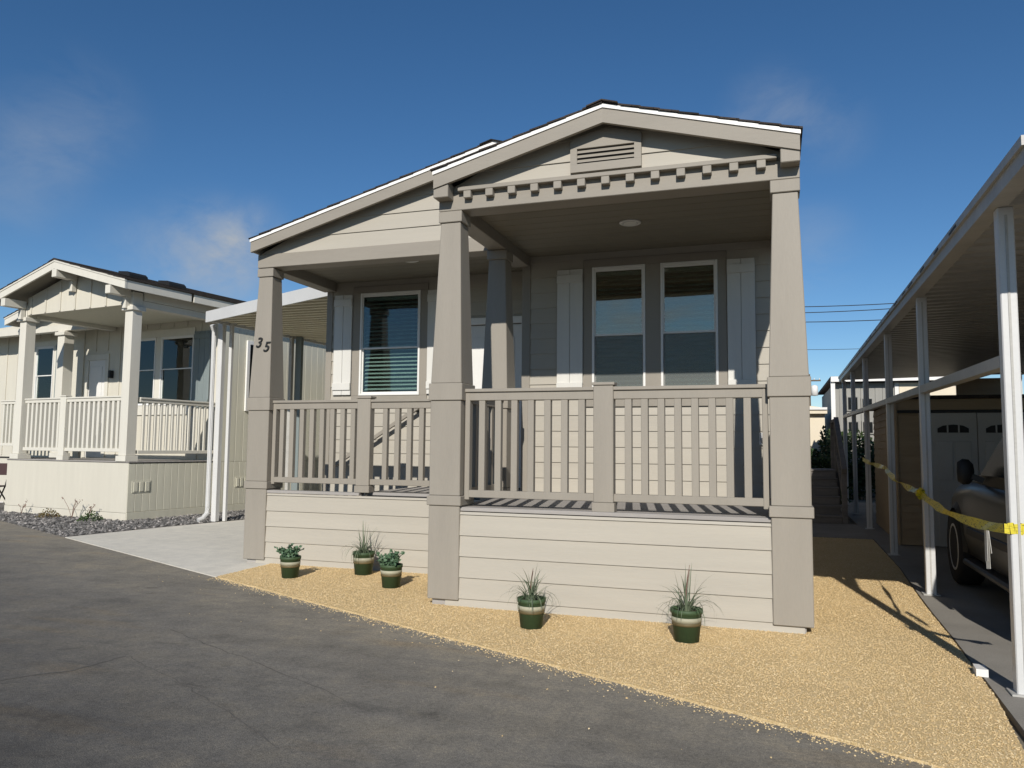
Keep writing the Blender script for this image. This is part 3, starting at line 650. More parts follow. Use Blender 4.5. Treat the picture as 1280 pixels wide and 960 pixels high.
for x, z, y0 in ((XRG, ZR, 1.292), (XPG, ZPG, -.142)):
    for k in range(12 if y0 < 0 else 40):
        yy = y0 + k * .16
        if y0 < 0 and yy > 1.5: break
        MB().prism([(x - .13, z - .13 * SL + .001), (x, z + .004), (x + .13, z - .13 * SL + .001), (x + .13, z - .13 * SL - .010), (x, z - .006), (x - .13, z - .13 * SL - .010)], 'y', yy - .01, yy + .155).build('ridge_shingle', 'shingle', H)
# --- railings
railing(H, 'x', -1.600, .905, .115, 1.858, .922, [-1.447 + .147 * k for k in range(7)] + [-.177 + .1325 * k for k in range(8)], 'taupe', [-.375])
railing(H, 'x', -4.595, -1.99, 1.535, 1.872, .925, [-4.475 + .1335 * k for k in range(8)] + [-3.135 + .1475 * k for k in range(8)], 'taupe', [-3.385])
railing(H, 'y', .295, 1.395, -1.752, 1.858, .922, [.40 + .145 * k for k in range(7)], 'taupe')
railing(H, 'y', .295, 2.27, 1.057, 1.858, .922, [.42 + .147 * k for k in range(12)], 'taupe')

# =================================================================== POTTED PLANTS
def tinted(M, tints, name, mat, parent, per):
    o = M.build(name, mat, parent); at = o.data.attributes.new('tint', 'FLOAT', 'POINT'); at.data.foreach_set('value', np.array(tints, dtype=np.float32)); return o
def strip(M, T, pts, w0, tint, side):
    """tapering leaf strip along pts"""
    n_ = len(pts); vs = []
    for i, p in enumerate(pts):
        wd = w0 * (1 - (i / (n_ - 1)) ** 2 * .93); vs += [tuple(p - side * wd / 2), tuple(p + side * wd / 2)]
    M.add(vs, [(2 * i, 2 * i + 1, 2 * i + 3, 2 * i + 2) for i in range(n_ - 1)]); T += [tint] * (2 * n_)
def pot(label, x, y, kind, seed, s=1.0, tall=0.0, rz=0.0):
    rnd = random.Random(seed); t = thing('potted_plant', label, 'potted plant', (x, y, .014), rz)
    h, r0, r1 = .215 * s, .083 * s, .106 * s; rr_ = lambda z: r0 + (r1 - r0) * z / h
    p_ = MB().lathe([(r0, 0), (rr_(h * .86), h * .86), (r1 + .002 * s, h * .87), (r1 + .003 * s, h), (r1 - .004 * s, h), (r1 - .008 * s, h * .88), (.02, h * .87)], k=28).build('pot', 'pot_green', t, True)
    z0, z1 = h * .60, h * .76
    MB().lathe([(rr_(z0) + .0005, z0), (rr_(z0) + .003, z0), (rr_(z1) + .003, z1), (rr_(z1) + .0005, z1)], k=28).build('label_band', 'pot_label', p_, True)
    MB().lathe([(rr_(z0 - .02) + .0005, z0 - .022 * s), (rr_(z0) + .0025, z0 - .021 * s), (rr_(z0) + .0025, z0 - .001), (rr_(z0) + .0005, z0 - .0005)], k=28).build('stripe', 'pot_stripe', p_, True)
    MB().lathe([(.001, h * .90), (.05 * s, h * .905), (r1 - .009 * s, h * .885)], k=20).build('soil', 'soil', p_)
    M = MB(); T = []
    if kind == 'grass':
        for i in range(64):
            a = rnd.uniform(0, 6.283); le = rnd.uniform(.16, .34) * s; lean = rnd.uniform(.45, 1.9) if i > 9 else rnd.uniform(.03, .2); r = rnd.uniform(0, .05) * s
            d = Vector((math.cos(a), math.sin(a), 0)); sd_ = Vector((-math.sin(a), math.cos(a), 0)); p = d * r + Vector((0, 0, h * .88)); pts = [p.copy()]; an = lean * .35
            for k in range(6):
                p = p + (d * math.sin(an) + Vector((0, 0, 1)) * math.cos(an)) * le / 6; an += lean * .33; pts.append(p.copy())
            strip(M, T, pts, rnd.uniform(.006, .010), rnd.uniform(0, 1), sd_)
        tinted(M, T, 'leaves', 'blade_green', t, 0)
        M = MB(); T = []
        for i in range(2 if tall else 0):
            a = rnd.uniform(-.5, .9); le = tall * rnd.uniform(.8, 1.1); d = Vector((math.cos(a), math.sin(a), 0)); base = Vector((rnd.uniform(-.02, .02), rnd.uniform(-.02, .02), h * .88))
            path = [base + d * (.05 * le * k * k / 9) * 1.2 + Vector((0, 0, le * k / 4)) for k in range(5)]
            n0 = len(M.v); M.tube(path, [.0028, .0024, .0024, .003, .0016], 5); T += [rnd.uniform(0, 1)] * (len(M.v) - n0)
        if tall: tinted(M, T, 'flower_stem', 'red_stem', t, 0)
    else:
        nst = 30
        for j in range(nst):
            a = rnd.uniform(0, 6.283); le = rnd.uniform(.06, .15) * s; lean = rnd.uniform(.15, 1.15); d = Vector((math.cos(a), math.sin(a), 0)); p = d * rnd.uniform(0, .06) * s + Vector((0, 0, h * .88)); an = lean * .6; path = [p.copy()]
            for k in range(5):
                p = p + (d * math.sin(an) + Vector((0, 0, 1)) * math.cos(an)) * le / 5; an += lean * .18; path.append(p.copy())
            n0 = len(M.v); M.tube([tuple(q) for q in path], .003, 4); T += [.15] * (len(M.v) - n0); tone = rnd.uniform(0, .6)
            for k in range(20):
                q = path[rnd.randint(1, 5)]; e = Vector((rnd.uniform(-1, 1), rnd.uniform(-1, 1), rnd.uniform(-.2, 1))).normalized(); sd_ = e.cross(Vector((rnd.uniform(-1, 1), rnd.uniform(-1, 1), rnd.uniform(-1, 1)))).normalized(); ll = rnd.uniform(.024, .048) * s; nn = e.cross(sd_) * .006
                M.add([tuple(q), tuple(q + e * ll * .5 + sd_ * ll * .34 + nn), tuple(q + e * ll), tuple(q + e * ll * .5 - sd_ * ll * .34 + nn)], [(0, 1, 2, 3)]); T += [min(1, tone + rnd.uniform(0, .4))] * 4
        tinted(M, T, 'foliage', 'succulent_green', t, 0)
    return t
pot('bushy leafy plant in a green pot beside the left pillar and concrete driveway', -3.76, .72, 'leafy', 1, .98)
pot('spiky grass plant in a green pot against the left skirting below the porch stairs', -3.17, 1.17, 'grass', 2, 1.08)
pot('low leafy plant in a green pot on gravel left of the centre pillar', -2.55, .60, 'leafy', 3, 1.0)
pot('spiky grass plant with two short reddish stems right of the centre pillar', -.805, -.50, 'grass', 4, 1.0, .26)
pot('spiky grass plant with a tall reddish flower stem near the right pillar', .338, -.50, 'grass', 5, 1.03, .34)

# =================================================================== CARPORT (right)
C_ = thing('carport', 'long white metal carport with posts and mid rail beside the taupe house', 'carport', (2.14, -1.5, 0), R(-1.43))
# local frame: x to the right, y back along the posts
zg = lambda y: 2.765 + .0205 * y
C_LEN = 17.0
rs = MB(); yy = -.42; prof = []
while yy < C_LEN: prof += [(yy, .02), (yy + .10, .02), (yy + .125, .06), (yy + .225, .06)]; yy += .25
vs = []; fs = []
for (a, h) in prof: vs += [(.06, a, zg(a) + h + .03), (3.9, a, zg(a) + h + .10), (.06, a, zg(a) + h + .034), (3.9, a, zg(a) + h + .104)]
for k in range(len(prof) - 1): o = 4 * k; fs += [(o, o + 4, o + 5, o + 1), (o + 2, o + 3, o + 7, o + 6)]
rs.add(vs, fs).build('roof_sheet', 'aluminium_old', C_)
def along(name, mat, x0, x1, h0, h1, y0, y1, par=C_):
    M = MB(); a, b_ = zg(y0), zg(y1)
    return M.add([(x0, y0, a + h0), (x1, y0, a + h0), (x1, y1, b_ + h0), (x0, y1, b_ + h0), (x0, y0, a + h1), (x1, y0, a + h1), (x1, y1, b_ + h1), (x0, y1, b_ + h1)],
                 [(0, 3, 2, 1), (4, 5, 6, 7), (0, 1, 5, 4), (1, 2, 6, 5), (2, 3, 7, 6), (3, 0, 4, 7)]).build(name, mat, par)
gut = along('gutter', 'aluminium_old', -.005, .10, 0, .085, -.43, C_LEN)
along('gutter_lip', 'aluminium_old', -.022, .012, .0855, .135, -.43, C_LEN, gut)
along('end_fascia', 'aluminium_old', .101, 3.9, .0, .14, -.46, -.435)
along('gutter', 'aluminium_old', 3.901, 3.98, .07, .20, -.43, C_LEN)
along('rear_panel', 'tan_siding', 2.65, 3.85, -2.5, .03, 16.9, 16.95)
ybs = [.44, 3.62, 6.55, 10.1, 13.3, 16.5]
for y in ybs:
    for xx in (.045, 3.86):
        p_ = box('post', 'aluminium_white', C_, xx, xx + .085, y - .045, y + .045, .012, zg(y) - .001 + (.06 if xx > 1 else 0), .006)
        box('flange', 'aluminium_old', p_, xx - .03, xx + .115, y - .07, y + .07, .0105, .022, .002)
        if xx < 1: box('groove', 'aluminium_old', p_, xx + .036, xx + .049, y - .0485, y - .0455, .05, zg(y) - .05, .001)
for y0, y1 in zip(ybs[:-1], ybs[1:]): along('mid_rail', 'aluminium_old', .045, .130, -.930, -.860, y0 + .047, y1 - .047)
for k in range(16): box('screw_cap', 'black_metal', gut, -.026, -.021, 1.2 + k * .71 + random.uniform(-.3, .3), 1.216 + k * .71, zg(1.2 + k * .71) + .10, zg(1.2 + k * .71) + .116, .001)
sb = MB().prism([(2.07, -.76), (2.135, -.76), (2.14, -.64), (2.08, -.63)], 'z', .011, .055).build('splash_block', 'white_trim'); tag(sb, 'small white block on the slab edge at the foot of the carport post', 'block')

# unseen home added to block skylight from the right and darken the carport
rh = thing('mobile_home', 'unseen beige home added along the far side of the carport to darken it', 'house', (6.2, -1.3, 0), R(-1.43))
rw = MB().box(.03, 5, .03, 15, 0, 2.70).build('wall', 'interior', rh)
siding(rw, .02, 15, .02, 2.70, .03, mat='shed_white', ex=.225, axis='-x'); siding(rw, .02, 5, .02, 2.70, .03, mat='shed_white', ex=.225)
MB().prism([(-.02, 2.71), (5.2, 2.71), (5.2, 2.78), (2.6, 3.3), (-.02, 2.78)], 'y', -.3, 15.2).build('roof', 'shingle', rh)
# caution tape strung along the posts
tp = thing('caution_tape', 'yellow caution tape strung between the white carport posts', 'tape', (2.2, 2.1, .9))
POS[tp] = Vector((2.2, 2.1, .9))
def tape_run(p, q, sag, tw=.0):
    M = MB(); n_ = 16; vs = []
    for i in range(n_ + 1):
        t = i / n_; c = Vector(p).lerp(Vector(q), t); c.z -= sag * 4 * t * (1 - t); an = tw * math.sin(t * 9) + .25 * math.sin(t * 23)
        hh = .036 * (1 - .25 * abs(math.sin(t * 7 + 1))); d = Vector((math.sin(an) * hh, 0, math.cos(an) * hh)); vs += [tuple(c - d), tuple(c + d)]
    M.add(vs, [(2 * i, 2 * i + 2, 2 * i + 3, 2 * i + 1) for i in range(n_)])
    return M.build('tape', 'tape_yellow', tp)
tape_run((2.395, 8.60, 1.21), (2.31, 5.10, 1.14), .02, .5); tape_run((2.31, 5.05, 1.13), (2.245, 2.16, .97), .05, .8)
tape_run((2.245, 2.10, .96), (2.162, -1.10, .925), .06, .3)
tape_run((2.165, -1.108, .925), (2.275, -1.108, .925), .0, .0); tape_run((2.28, -1.10, .90), (2.62, -1.25, .84), .05, .6)
kn = MB()
for k in range(7):
    a = k * .9; kn.bar((2.245 + .03 * math.cos(a), 2.055, .955 + .03 * math.sin(a)), (2.245 - .04 * math.cos(a + 1), 2.02 - .01 * (k % 3), .955 - .055 * math.sin(a + 1)), .03, .004, (0, 1, 0))
kn.build('knot', 'tape_yellow', tp)
kn = MB()
for k, (dy, zz, tw) in enumerate(((.0, .66, .2), (.02, .61, .5), (.05, .63, -.3), (.075, .70, .1))): kn.bar((2.225 + .008 * k, -.42 + .025 * k, .895), (2.215 + .014 * k, -.46 + dy, zz), .034, .003, (1, tw, 0))
kn = kn.build('loose_end', 'aluminium_old', tp); kn['label'] = 'pale loose tape end hanging down'

# storage shed under the carport
sh = thing('storage_shed', 'tan lap sided storage shed with white arched window doors under the carport', 'shed', (2.62, 6.25, 0), R(-1.4))
sw = MB().box(.03, 3.0, .03, 3.6, .012, 2.10).build('wall', 'interior', sh)
siding(sw, .0, .30, .02, 1.90, .029, mat='tan_siding', ex=.115); siding(sw, .0, 3.0, 1.945, 2.10, .029, mat='tan_siding', ex=.2)
box('roof', 'shingle', sw, -.04, 3.05, -.06, 3.7, 2.102, 2.15, .004)
siding(sw, .03, 3.6, .02, 2.10, .029, mat='tan_siding', ex=.115, axis='-x')
box('corner_trim', 'tan_siding', sw, -.01, .02, -.01, .028, .015, 2.10)
box('door_frame', 'shed_white', sh, .30, .425, -.012, .029, .015, 1.90); box('header', 'black_metal', sh, .02, 3.0, -.02, .029, 1.905, 1.94)
for k in range(3):
    x0 = .43 + k * .60; d_ = box('door', 'shed_white', sh, x0, x0 + .592, -.015, .029, .02, 1.90, .004)
    for (a, b_, c, e) in ((.08, .28, .95, 1.50), (.31, .51, .95, 1.50), (.08, .28, .12, .80), (.31, .51, .12, .80)): box('panel', 'shed_white', d_, x0 + a, x0 + b_, -.028, -.0155, c, e, .008)
    pts = [(x0 + .10, 1.62), (x0 + .49, 1.62), (x0 + .49, 1.68), (x0 + .42, 1.72), (x0 + .30, 1.735), (x0 + .17, 1.72), (x0 + .10, 1.68)]
    g_ = MB().prism(pts, 'y', -.026, -.0155).build('arched_window', 'dark_opening', d_)
    for xm in (.225, .365): box('glazing_bar', 'shed_white', g_, x0 + xm - .01, x0 + xm + .01, -.031, -.0265, 1.622, 1.728, .001)

# =================================================================== CAR
car = thing('parked_car', 'dark grey green sport utility car parked nose in under the carport', 'car', (3.585, 1.42, .012), R(-1.0))
def loft(secs, name, mat, par, smooth=True, close=True):
    M = MB(); k = len(secs[0]); vs = [p for s_ in secs for p in s_]
    fs = [(i * k + j, i * k + (j + 1) % k, (i + 1) * k + (j + 1) % k, (i + 1) * k + j) for i in range(len(secs) - 1) for j in range(k)]
    fs += [tuple(range(k))[::-1], tuple(range((len(secs) - 1) * k, len(secs) * k))]
    return M.add(vs, fs).build(name, mat, par, smooth)
def sec(y, hw, zb, zt, cr_=.03):
    h = [(.80 * hw, zb), (.97 * hw, zb + .10), (hw, zb + .28), (.985 * hw, zt - .14), (.94 * hw, zt - .03), (.85 * hw, zt), (.45 * hw, zt + cr_)]
    return [(x, y, z) for x, z in h] + [(-x, y, z) for x, z in h[::-1]]
body = loft([sec(-2.30, .74, .48, .86), sec(-2.24, .84, .40, 1.0), sec(-1.9, .90, .30, 1.04), sec(-1.0, .925, .26, 1.05), sec(.2, .925, .26, 1.06), sec(.85, .92, .26, 1.07), sec(1.35, .915, .27, 1.04), sec(1.85, .89, .30, .98), sec(2.12, .84, .34, .90), sec(2.26, .76, .40, .80), sec(2.33, .62, .46, .66)], 'body', 'car_paint', car)
def gs(y, z0, z1, w0, w1):
    return [(w0, y, z0), ((w0 + w1) / 2 + .015, y, (z0 + z1) / 2), (w1, y, z1 - .04), (w1 - .07, y, z1), (-w1 + .07, y, z1), (-w1, y, z1 - .04), (-(w0 + w1) / 2 - .015, y, (z0 + z1) / 2), (-w0, y, z0)]
cab = loft([gs(-2.22, 1.0, 1.16, .80, .76), gs(-2.10, 1.0, 1.62, .83, .68), gs(-1.85, 1.0, 1.70, .85, .69), gs(-.9, 1.02, 1.73, .86, .70), gs(-.25, 1.03, 1.71, .86, .69), gs(.25, 1.04, 1.50, .86, .71), gs(.70, 1.05, 1.22, .85, .77), gs(.95, 1.05, 1.09, .84, .80)], 'cabin', 'car_paint', car)
for s_ in (-1, 1):
    # side glass follows the cabin side: belt at z 1.12, top at z 1.60
    for pts in ([(.55, 1.13), (-.10, 1.56), (-.62, 1.60), (-.62, 1.13)], [(-.70, 1.13), (-.70, 1.60), (-1.42, 1.60), (-1.42, 1.13)], [(-1.50, 1.13), (-1.50, 1.60), (-1.90, 1.57), (-2.0, 1.13)]):
        vs = []
        for o_ in (.006, -.03):
            for (y, z) in pts:
                xw = .862 - (z - 1.03) * .205 + .012; vs.append((s_ * (xw + o_), y, z))
        k = len(pts); MB().add(vs, [tuple(range(k)), tuple(range(k, 2 * k))[::-1]] + [(i, (i + 1) % k, k + (i + 1) % k, k + i) for i in range(k)]).build('side_window', 'dark_glass', cab)
    mb_ = MB().lathe([(.012, -.11), (.075, -.10), (.10, -.03), (.095, .05), (.06, .11), (.01, .125)], (0, 0, 0), 14, 'x'); mb_.v = [(v_[0] * .75, v_[1] * .55, v_[2] * 1.5) for v_ in mb_.v]
    mo = mb_.build('mirror', 'black_metal', car, True); mo.scale = (.8, .8, .8); mo.location = Vector((s_ * 1.0, .44, 1.16)); MB().bar((s_ * .86, .42, 1.08), (s_ * .95, .44, 1.12), .06, .05).build('mirror_arm', 'black_metal', car)
    box('headlight', 'lamp_lens', car, s_ * .66 - .13, s_ * .66 + .13, 2.14, 2.225, .68, .82, .02); box('tail_light', 'red_paint', car, s_ * .76 - .06, s_ * .76 + .06, -2.285, -2.235, .78, 1.0, .015)
    box('side_step', 'black_metal', car, s_ * .90 - .06, s_ * .90 + .06, -.85, .95, .265, .325, .02); box('door_moulding', 'black_metal', car, s_ * .925 - .012, s_ * .925 + .012, -1.0, .85, .56, .63, .008)
    for yw in (1.45, -1.33):
        ar = MB(); ring = []
        for k in range(13):
            a = math.pi * k / 12; ring.append((math.cos(a), math.sin(a)))
        vs = []; fs = []
        for (c_, s2) in ring:
            for r_, xo in ((.46, .90), (.40, .935), (.40, .60)): vs.append((s_ * xo, yw + c_ * r_, .37 + s2 * r_))
        for k in range(12):
            for j in range(2): fs.append((3 * k + j, 3 * k + j + 1, 3 * k + j + 4, 3 * k + j + 3))
        ar.add(vs, fs).build('wheel_arch', 'black_metal', car)
        wd = MB().lathe([(.20, -.11), (.345, -.115), (.37, -.09), (.375, 0), (.37, .09), (.345, .115), (.235, .118), (.225, .06)], (s_ * .83, yw, .375), 32, 'x').build('wheel', 'rubber', car, True)
        rm = MB().lathe([(.225, -.02), (.235, .112), (.215, .116), (.20, .098), (.05, .090)] if s_ > 0 else [(.225, .02), (.235, -.112), (.215, -.116), (.20, -.098), (.05, -.090)], (s_ * .83, yw, .375), 28, 'x')
        for k in range(6):
            a = k * math.pi / 3; rm.bar((s_ * .92, yw + .03 * math.cos(a), .375 + .03 * math.sin(a)), (s_ * .925, yw + .215 * math.cos(a), .375 + .215 * math.sin(a)), .05, .03, (1, 0, 0))
        rm.build('rim', 'rim_metal', wd)
vs = [(-.70, .90, 1.10), (.70, .90, 1.10), (.62, -.12, 1.67), (-.62, -.12, 1.67)]
MB().add([(x, y + .012, z + .022) for x, y, z in vs] + [(x, y, z - .01) for x, y, z in vs], [(0, 1, 2, 3), (7, 6, 5, 4), (0, 4, 5, 1), (1, 5, 6, 2), (2, 6, 7, 3), (3, 7, 4, 0)]).build('windshield', 'dark_glass', cab)
box('bumper', 'black_metal', car, -.72, .72, 2.20, 2.36, .40, .56, .03); box('bumper', 'black_metal', car, -.78, .78, -2.36, -2.22, .42, .58, .03); box('number_plate', 'white_trim', car, -.16, .16, -2.375, -2.361, .80 - .28, .95 - .28, .004)
box('rear_window', 'dark_glass', cab, -.58, .58, -2.20, -2.10, 1.20, 1.52, .01)

# =================================================================== CREAM NEIGHBOUR HOUSE (left); local frame: x right, y back, origin = front right skirt corner
Nb = thing('mobile_home', 'cream manufactured home with square white porch posts and dark shingle roof', 'house', (-9.80, 4.63, 0), R(-8))
ND = 1.04; NW = 2.0
nsk = MB().box(-3.50, -.012, .012, .05, 0, 1.0).build('skirt', 'neighbour_cream', Nb)
box('skirt_panel', 'neighbour_cream', nsk, -3.52, -.002, -.004, .0115, .145, 1.012, .003); box('base_board', 'neighbour_cream', nsk, -3.525, .001, -.010, .0115, .0, .140, .003)
nsd = MB().box(-.05, -.012, .05, 14, 0, 1.0).build('skirt', 'neighbour_panel', Nb)
box('base_board', 'neighbour_panel', nsd, -.0115, .012, .0, 14, .0, .150, .003)
y = -.0
while y < 13.9:
    if y < 7: box('panel_board', 'neighbour_panel', nsd, -.0115, .004, y + .003, y + .147, .155, 1.008, .004)
    y += .15
MB().box(-.0115, .003, 7.2, 14, .155, 1.008).build('panel_board', 'neighbour_panel', nsd)
vb = MB().box(.005, .012, .08, .46, .49, .70).build('skirt_vent', 'neighbour_panel', nsd)
for k in range(3): box('vent_slot', 'neighbour_panel', vb, .0125, .022, .11 + k * .12, .19 + k * .12, .51, .68, .004)
vb = MB().box(.005, .012, 2.45, 2.80, .49, .70).build('skirt_vent', 'neighbour_panel', nsd)
for k in range(3): box('vent_slot', 'neighbour_panel', vb, .0125, .022, 2.48 + k * .11, 2.55 + k * .11, .51, .68, .004)
dk = MB().box(-3.53, .012, .0, NW, 1.012, 1.022).box(-8, -3.54, 1.4, NW, 1.012, 1.022).build('deck', 'dark_opening', Nb)
for k in range(13): box('deck_board', 'deck_grey', dk, -3.54, .02, -.012 + k * .153, .136 + k * .153, 1.0225, ND)
MB().box(-8, -3.56, 1.42, 1.46, 0, 1.0).build('skirt', 'neighbour_cream', Nb)
MB().box(-3.53, -3.50, .05, 1.4, 0, 1.0).build('skirt', 'neighbour_cream', Nb)
# walls
nh = [(-2.54, -1.92, 2.16, 3.60), (-1.75, -.79, 2.16, 3.60), (-6.0, -5.35, 2.16, 3.60)]
nwl = wall_y('wall', 'neighbour_cream', Nb, -8, -.012, NW, NW + .1, 0, 4.0, nh)
x = -8.0
while x < -.05:
    for s0, s1 in [(1.06, 4.0)]:
        if not any(h[0] - .14 < x < h[1] + .14 for h in nh) and not (-4.25 < x < -3.4): box('batten', 'neighbour_cream', nwl, x - .02, x + .02, NW - .018, NW - .0005, s0, s1, .003)
        else: box('batten', 'neighbour_cream', nwl, x - .02, x + .02, NW - .018, NW - .0005, 3.80 if not (-4.25 < x < -3.4) else 3.40, s1, .003)
    x += .41
nsw = MB().box(-.06, -.012, NW + .1, 14, 1.0, 4.05).build('wall', 'neighbour_panel', Nb)
y = NW + .02
while y < 13.8:
    if y < 8: box('panel_board', 'neighbour_panel', nsw, -.0115, .004, y + .003, y + .197, 1.012, 4.04, .005)
    y += .20
MB().box(-.0115, .003, 8.05, 14, 1.012, 4.04).build('panel_board', 'neighbour_panel', nsw)
box('corner_trim', 'neighbour_white', nwl, -.13, -.004, NW - .02, NW - .0005, 1.045, 4.0)
for h in nh: window(Nb, h[0], h[1], h[2], h[3], NW - .04, 2.93, pitch=.085)
M = MB().box(-2.66, -2.545, NW - .03, NW - .001, 2.06, 3.60, .003).box(-1.915, -1.755, NW - .03, NW - .001, 2.06, 3.60, .003).box(-2.66, -.77, NW - .034, NW - .001, 3.601, 3.76, .003).box(-2.66, -.77, NW - .034, NW - .001, 1.96, 2.155, .003)
M.build('window_surround', 'neighbour_white', Nb)
M = MB().box(-6.1, -5.25, NW - .034, NW - .001, 3.601, 3.73, .003).box(-6.1, -5.25, NW - .034, NW - .001, 2.04, 2.155, .003).box(-6.1, -6.005, NW - .03, NW - .001, 2.16, 3.60, .003).box(-5.345, -5.25, NW - .03, NW - .001, 2.16, 3.60, .003)
M.build('window_surround', 'neighbour_white', Nb)
shutter(Nb, -.76, -.30, 2.10, 3.66, NW - .019, 'blue_grey', 3); shutter(Nb, -6.46, -6.11, 2.10, 3.66, NW - .019, 'blue_grey', 3); shutter(Nb, -5.24, -4.92, 2.10, 3.66, NW - .019, 'blue_grey', 3)
nd = box('door', 'door_white', Nb, -4.08, -3.53, NW - .012, NW - .001, ND + .01, 3.20, .004)
box('panel', 'door_white', nd, -3.98, -3.63, NW - .022, NW - .0125, 1.25, 2.0, .006); box('panel', 'door_white', nd, -3.98, -3.63, NW - .022, NW - .0125, 2.15, 3.05, .006); box('handle', 'steel', nd, -3.62, -3.57, NW - .06, NW - .0125, 2.05, 2.16, .01)
MB().box(-4.19, -4.085, NW - .03, NW - .001, ND, 3.20, .003).box(-3.525, -3.42, NW - .03, NW - .001, ND, 3.20, .003).box(-4.19, -3.42, NW - .032, NW - .001, 3.201, 3.33, .003).build('door_frame', 'neighbour_white', Nb)
box('wall_lamp', 'black_metal', Nb, -3.33, -3.26, NW - .10, NW - .001, 2.78, 2.95, .01)
# posts
def npost(x, y, h, ztop, wd=.10):
    p_ = MB().box(x - wd, x + wd, y - wd, y + wd, ND + .101, ztop, .006).build('porch_post', 'neighbour_white', Nb)
    box('plinth', 'neighbour_white', p_, x - wd - .03, x + wd + .03, y - wd - .03, y + wd + .03, ND + .0005, ND + .10, .005)
    box('capital', 'neighbour_white', p_, x - wd - .045, x + wd + .045, y - wd - .045, y + wd + .045, h, h + .075, .006)
    return p_
npost(-.19, .10, 3.74, 4.08); npost(-3.31, .11, 3.74, 4.05); npost(-4.22, 1.50, 3.70, 3.80, .115)
# beams and porch ceiling
box('beam', 'neighbour_white', Nb, -.29, -.09, .201, NW - .03, 3.82, 3.94, .004); box('beam', 'neighbour_white', Nb, -3.41, -3.21, .211, NW - .03, 3.82, 3.94, .004); box('beam', 'neighbour_white', Nb, -8, -3.42, 1.42, 1.58, 3.805, 3.95, .004)
MB().box(-3.2, -.30, .06, NW - .001, 3.90, 3.94).build('porch_ceiling', 'neighbour_panel', Nb); MB().box(-8, -3.42, 1.59, NW - .001, 3.90, 3.94).build('porch_ceiling', 'neighbour_panel', Nb)
box('frieze', 'neighbour_white', Nb, -.10, -.06, .21, 2.0, 3.945, 4.12, .003); box('frieze', 'neighbour_white', Nb, -.012, .02, 2.0, 14, 4.045, 4.12, .003)
NZ, NX = 4.75, -1.75; NXM = -2.6; NZM = NZ + .27 * (NX - NXM)
ng = MB().prism([(-3.20, 3.86), (-.30, 3.86), (-.30, 4.20), (NX, 4.60), (-3.20, 4.20)], 'y', .02, .058).build('gable_wall', 'neighbour_cream', Nb)
for k in range(7): x = -3.08 + k * .445; box('batten', 'neighbour_cream', ng, x - .022, x + .022, .001, .0195, 3.87, 4.60 - .27 * abs(x - NX) - .04, .003)
for x, z in ((NX, 4.56), (-.22, 4.13), (-3.28, 4.13)):
    lo = box('lookout_beam', 'neighbour_white', ng, x - .065, x + .065, -.42, .0005, z - .15, z, .005); box('corbel', 'neighbour_white', lo, x - .045, x + .045, -.09, -.0, z - .36, z - .151, .005)
MB().prism([(-8.0, 3.96), (NXM - .3, 3.96), (NXM - .3, 4.80), (NXM, 4.85), (-5.6, 4.05)], 'y', 1.46, 1.50).build('gable_wall', 'neighbour_cream', Nb)
roof_slope(Nb, NX, NZ, .24, -.42, 1.0, .27, fascia=('neighbour_white', 'neighbour_white'), fd=.13)
roof_slope(Nb, NX, NZ, -3.72, -.42, 1.9, .27, fascia=('neighbour_white', 'neighbour_white'), fd=.13)
roof_slope(Nb, NXM, NZM, .24, 1.02, 14.3, .27, front=False, fascia=('neighbour_white', 'neighbour_white'), fd=.13)
roof_slope(Nb, NXM, NZM, -5.7, 1.02, 14.3, .27, fascia=('neighbour_white', 'neighbour_white'), fd=.13)
MB().prism([(NXM, NZM - .02), (NX + .1, NZ - .02 - .027), (NX + .1, NZ - .20 - .027), (NXM, NZM - .2)], 'y', 1.0, 1.03).build('rake_board', 'neighbour_white', Nb)
for k in range(7): MB().prism([(NX - .14, NZ - .03), (NX, NZ + .012), (NX + .14, NZ - .03), (NX + .14, NZ - .05), (NX, NZ - .008), (NX - .14, NZ - .05)], 'y', -.44 + k * .2, -.245 + k * .2).build('ridge_shingle', 'shingle', Nb)
for x, y in ((-.95, .62), (-.75, 1.35)):
    z = NZ - .27 * (x - NX); vt = MB().prism([(x - .16, z + .043 + .012), (x + .16, z - .043 + .012), (x + .16, z + .02), (x + .10, z + .07), (x - .16, z + .10)], 'y', y - .2, y + .2).build('roof_vent', 'black_metal', Nb)
# railings
railing(Nb, 'x', -3.18, -.32, .10, 2.215, 1.205, [-3.09 + .1345 * k for k in range(8)] + [-1.80 + .1345 * k for k in range(11)], 'neighbour_white', [-1.975], wd=.055, zd=ND, stiles=False, hgt=.06)
railing(Nb, 'y', .24, NW - .03, -.12, 2.19, 1.175, [.35 + .125 * k for k in range(13)], 'neighbour_white', wd=.045, zd=ND, stiles=False, hgt=.06)
railing(Nb, 'x', -6.4, -4.36, 1.50, 2.32, 1.28, [-6.3 + .135 * k for k in range(14)], 'neighbour_white', wd=.05, zd=ND, stiles=False, hgt=.06)
railing(Nb, 'y', .24, 1.36, -3.31, 2.2, 1.2, [.35 + .14 * k for k in range(7)], 'neighbour_white', wd=.05, zd=ND, stiles=False, hgt=.06)
# window on its side wall
wsf = MB(); wsf.box(.006, .045, 2.62, 2.70, 2.05, 3.52, .004).box(.006, .045, 3.30, 3.38, 2.05, 3.52, .004).box(.006, .045, 2.7005, 3.2995, 3.44, 3.52, .004).box(.006, .045, 2.7005, 3.2995, 2.05, 2.13, .004)
wsf = wsf.build('window', 'white_trim', Nb); box('pane', 'dark_glass', wsf, .007, .016, 2.705, 3.295, 2.135, 3.435, 0)
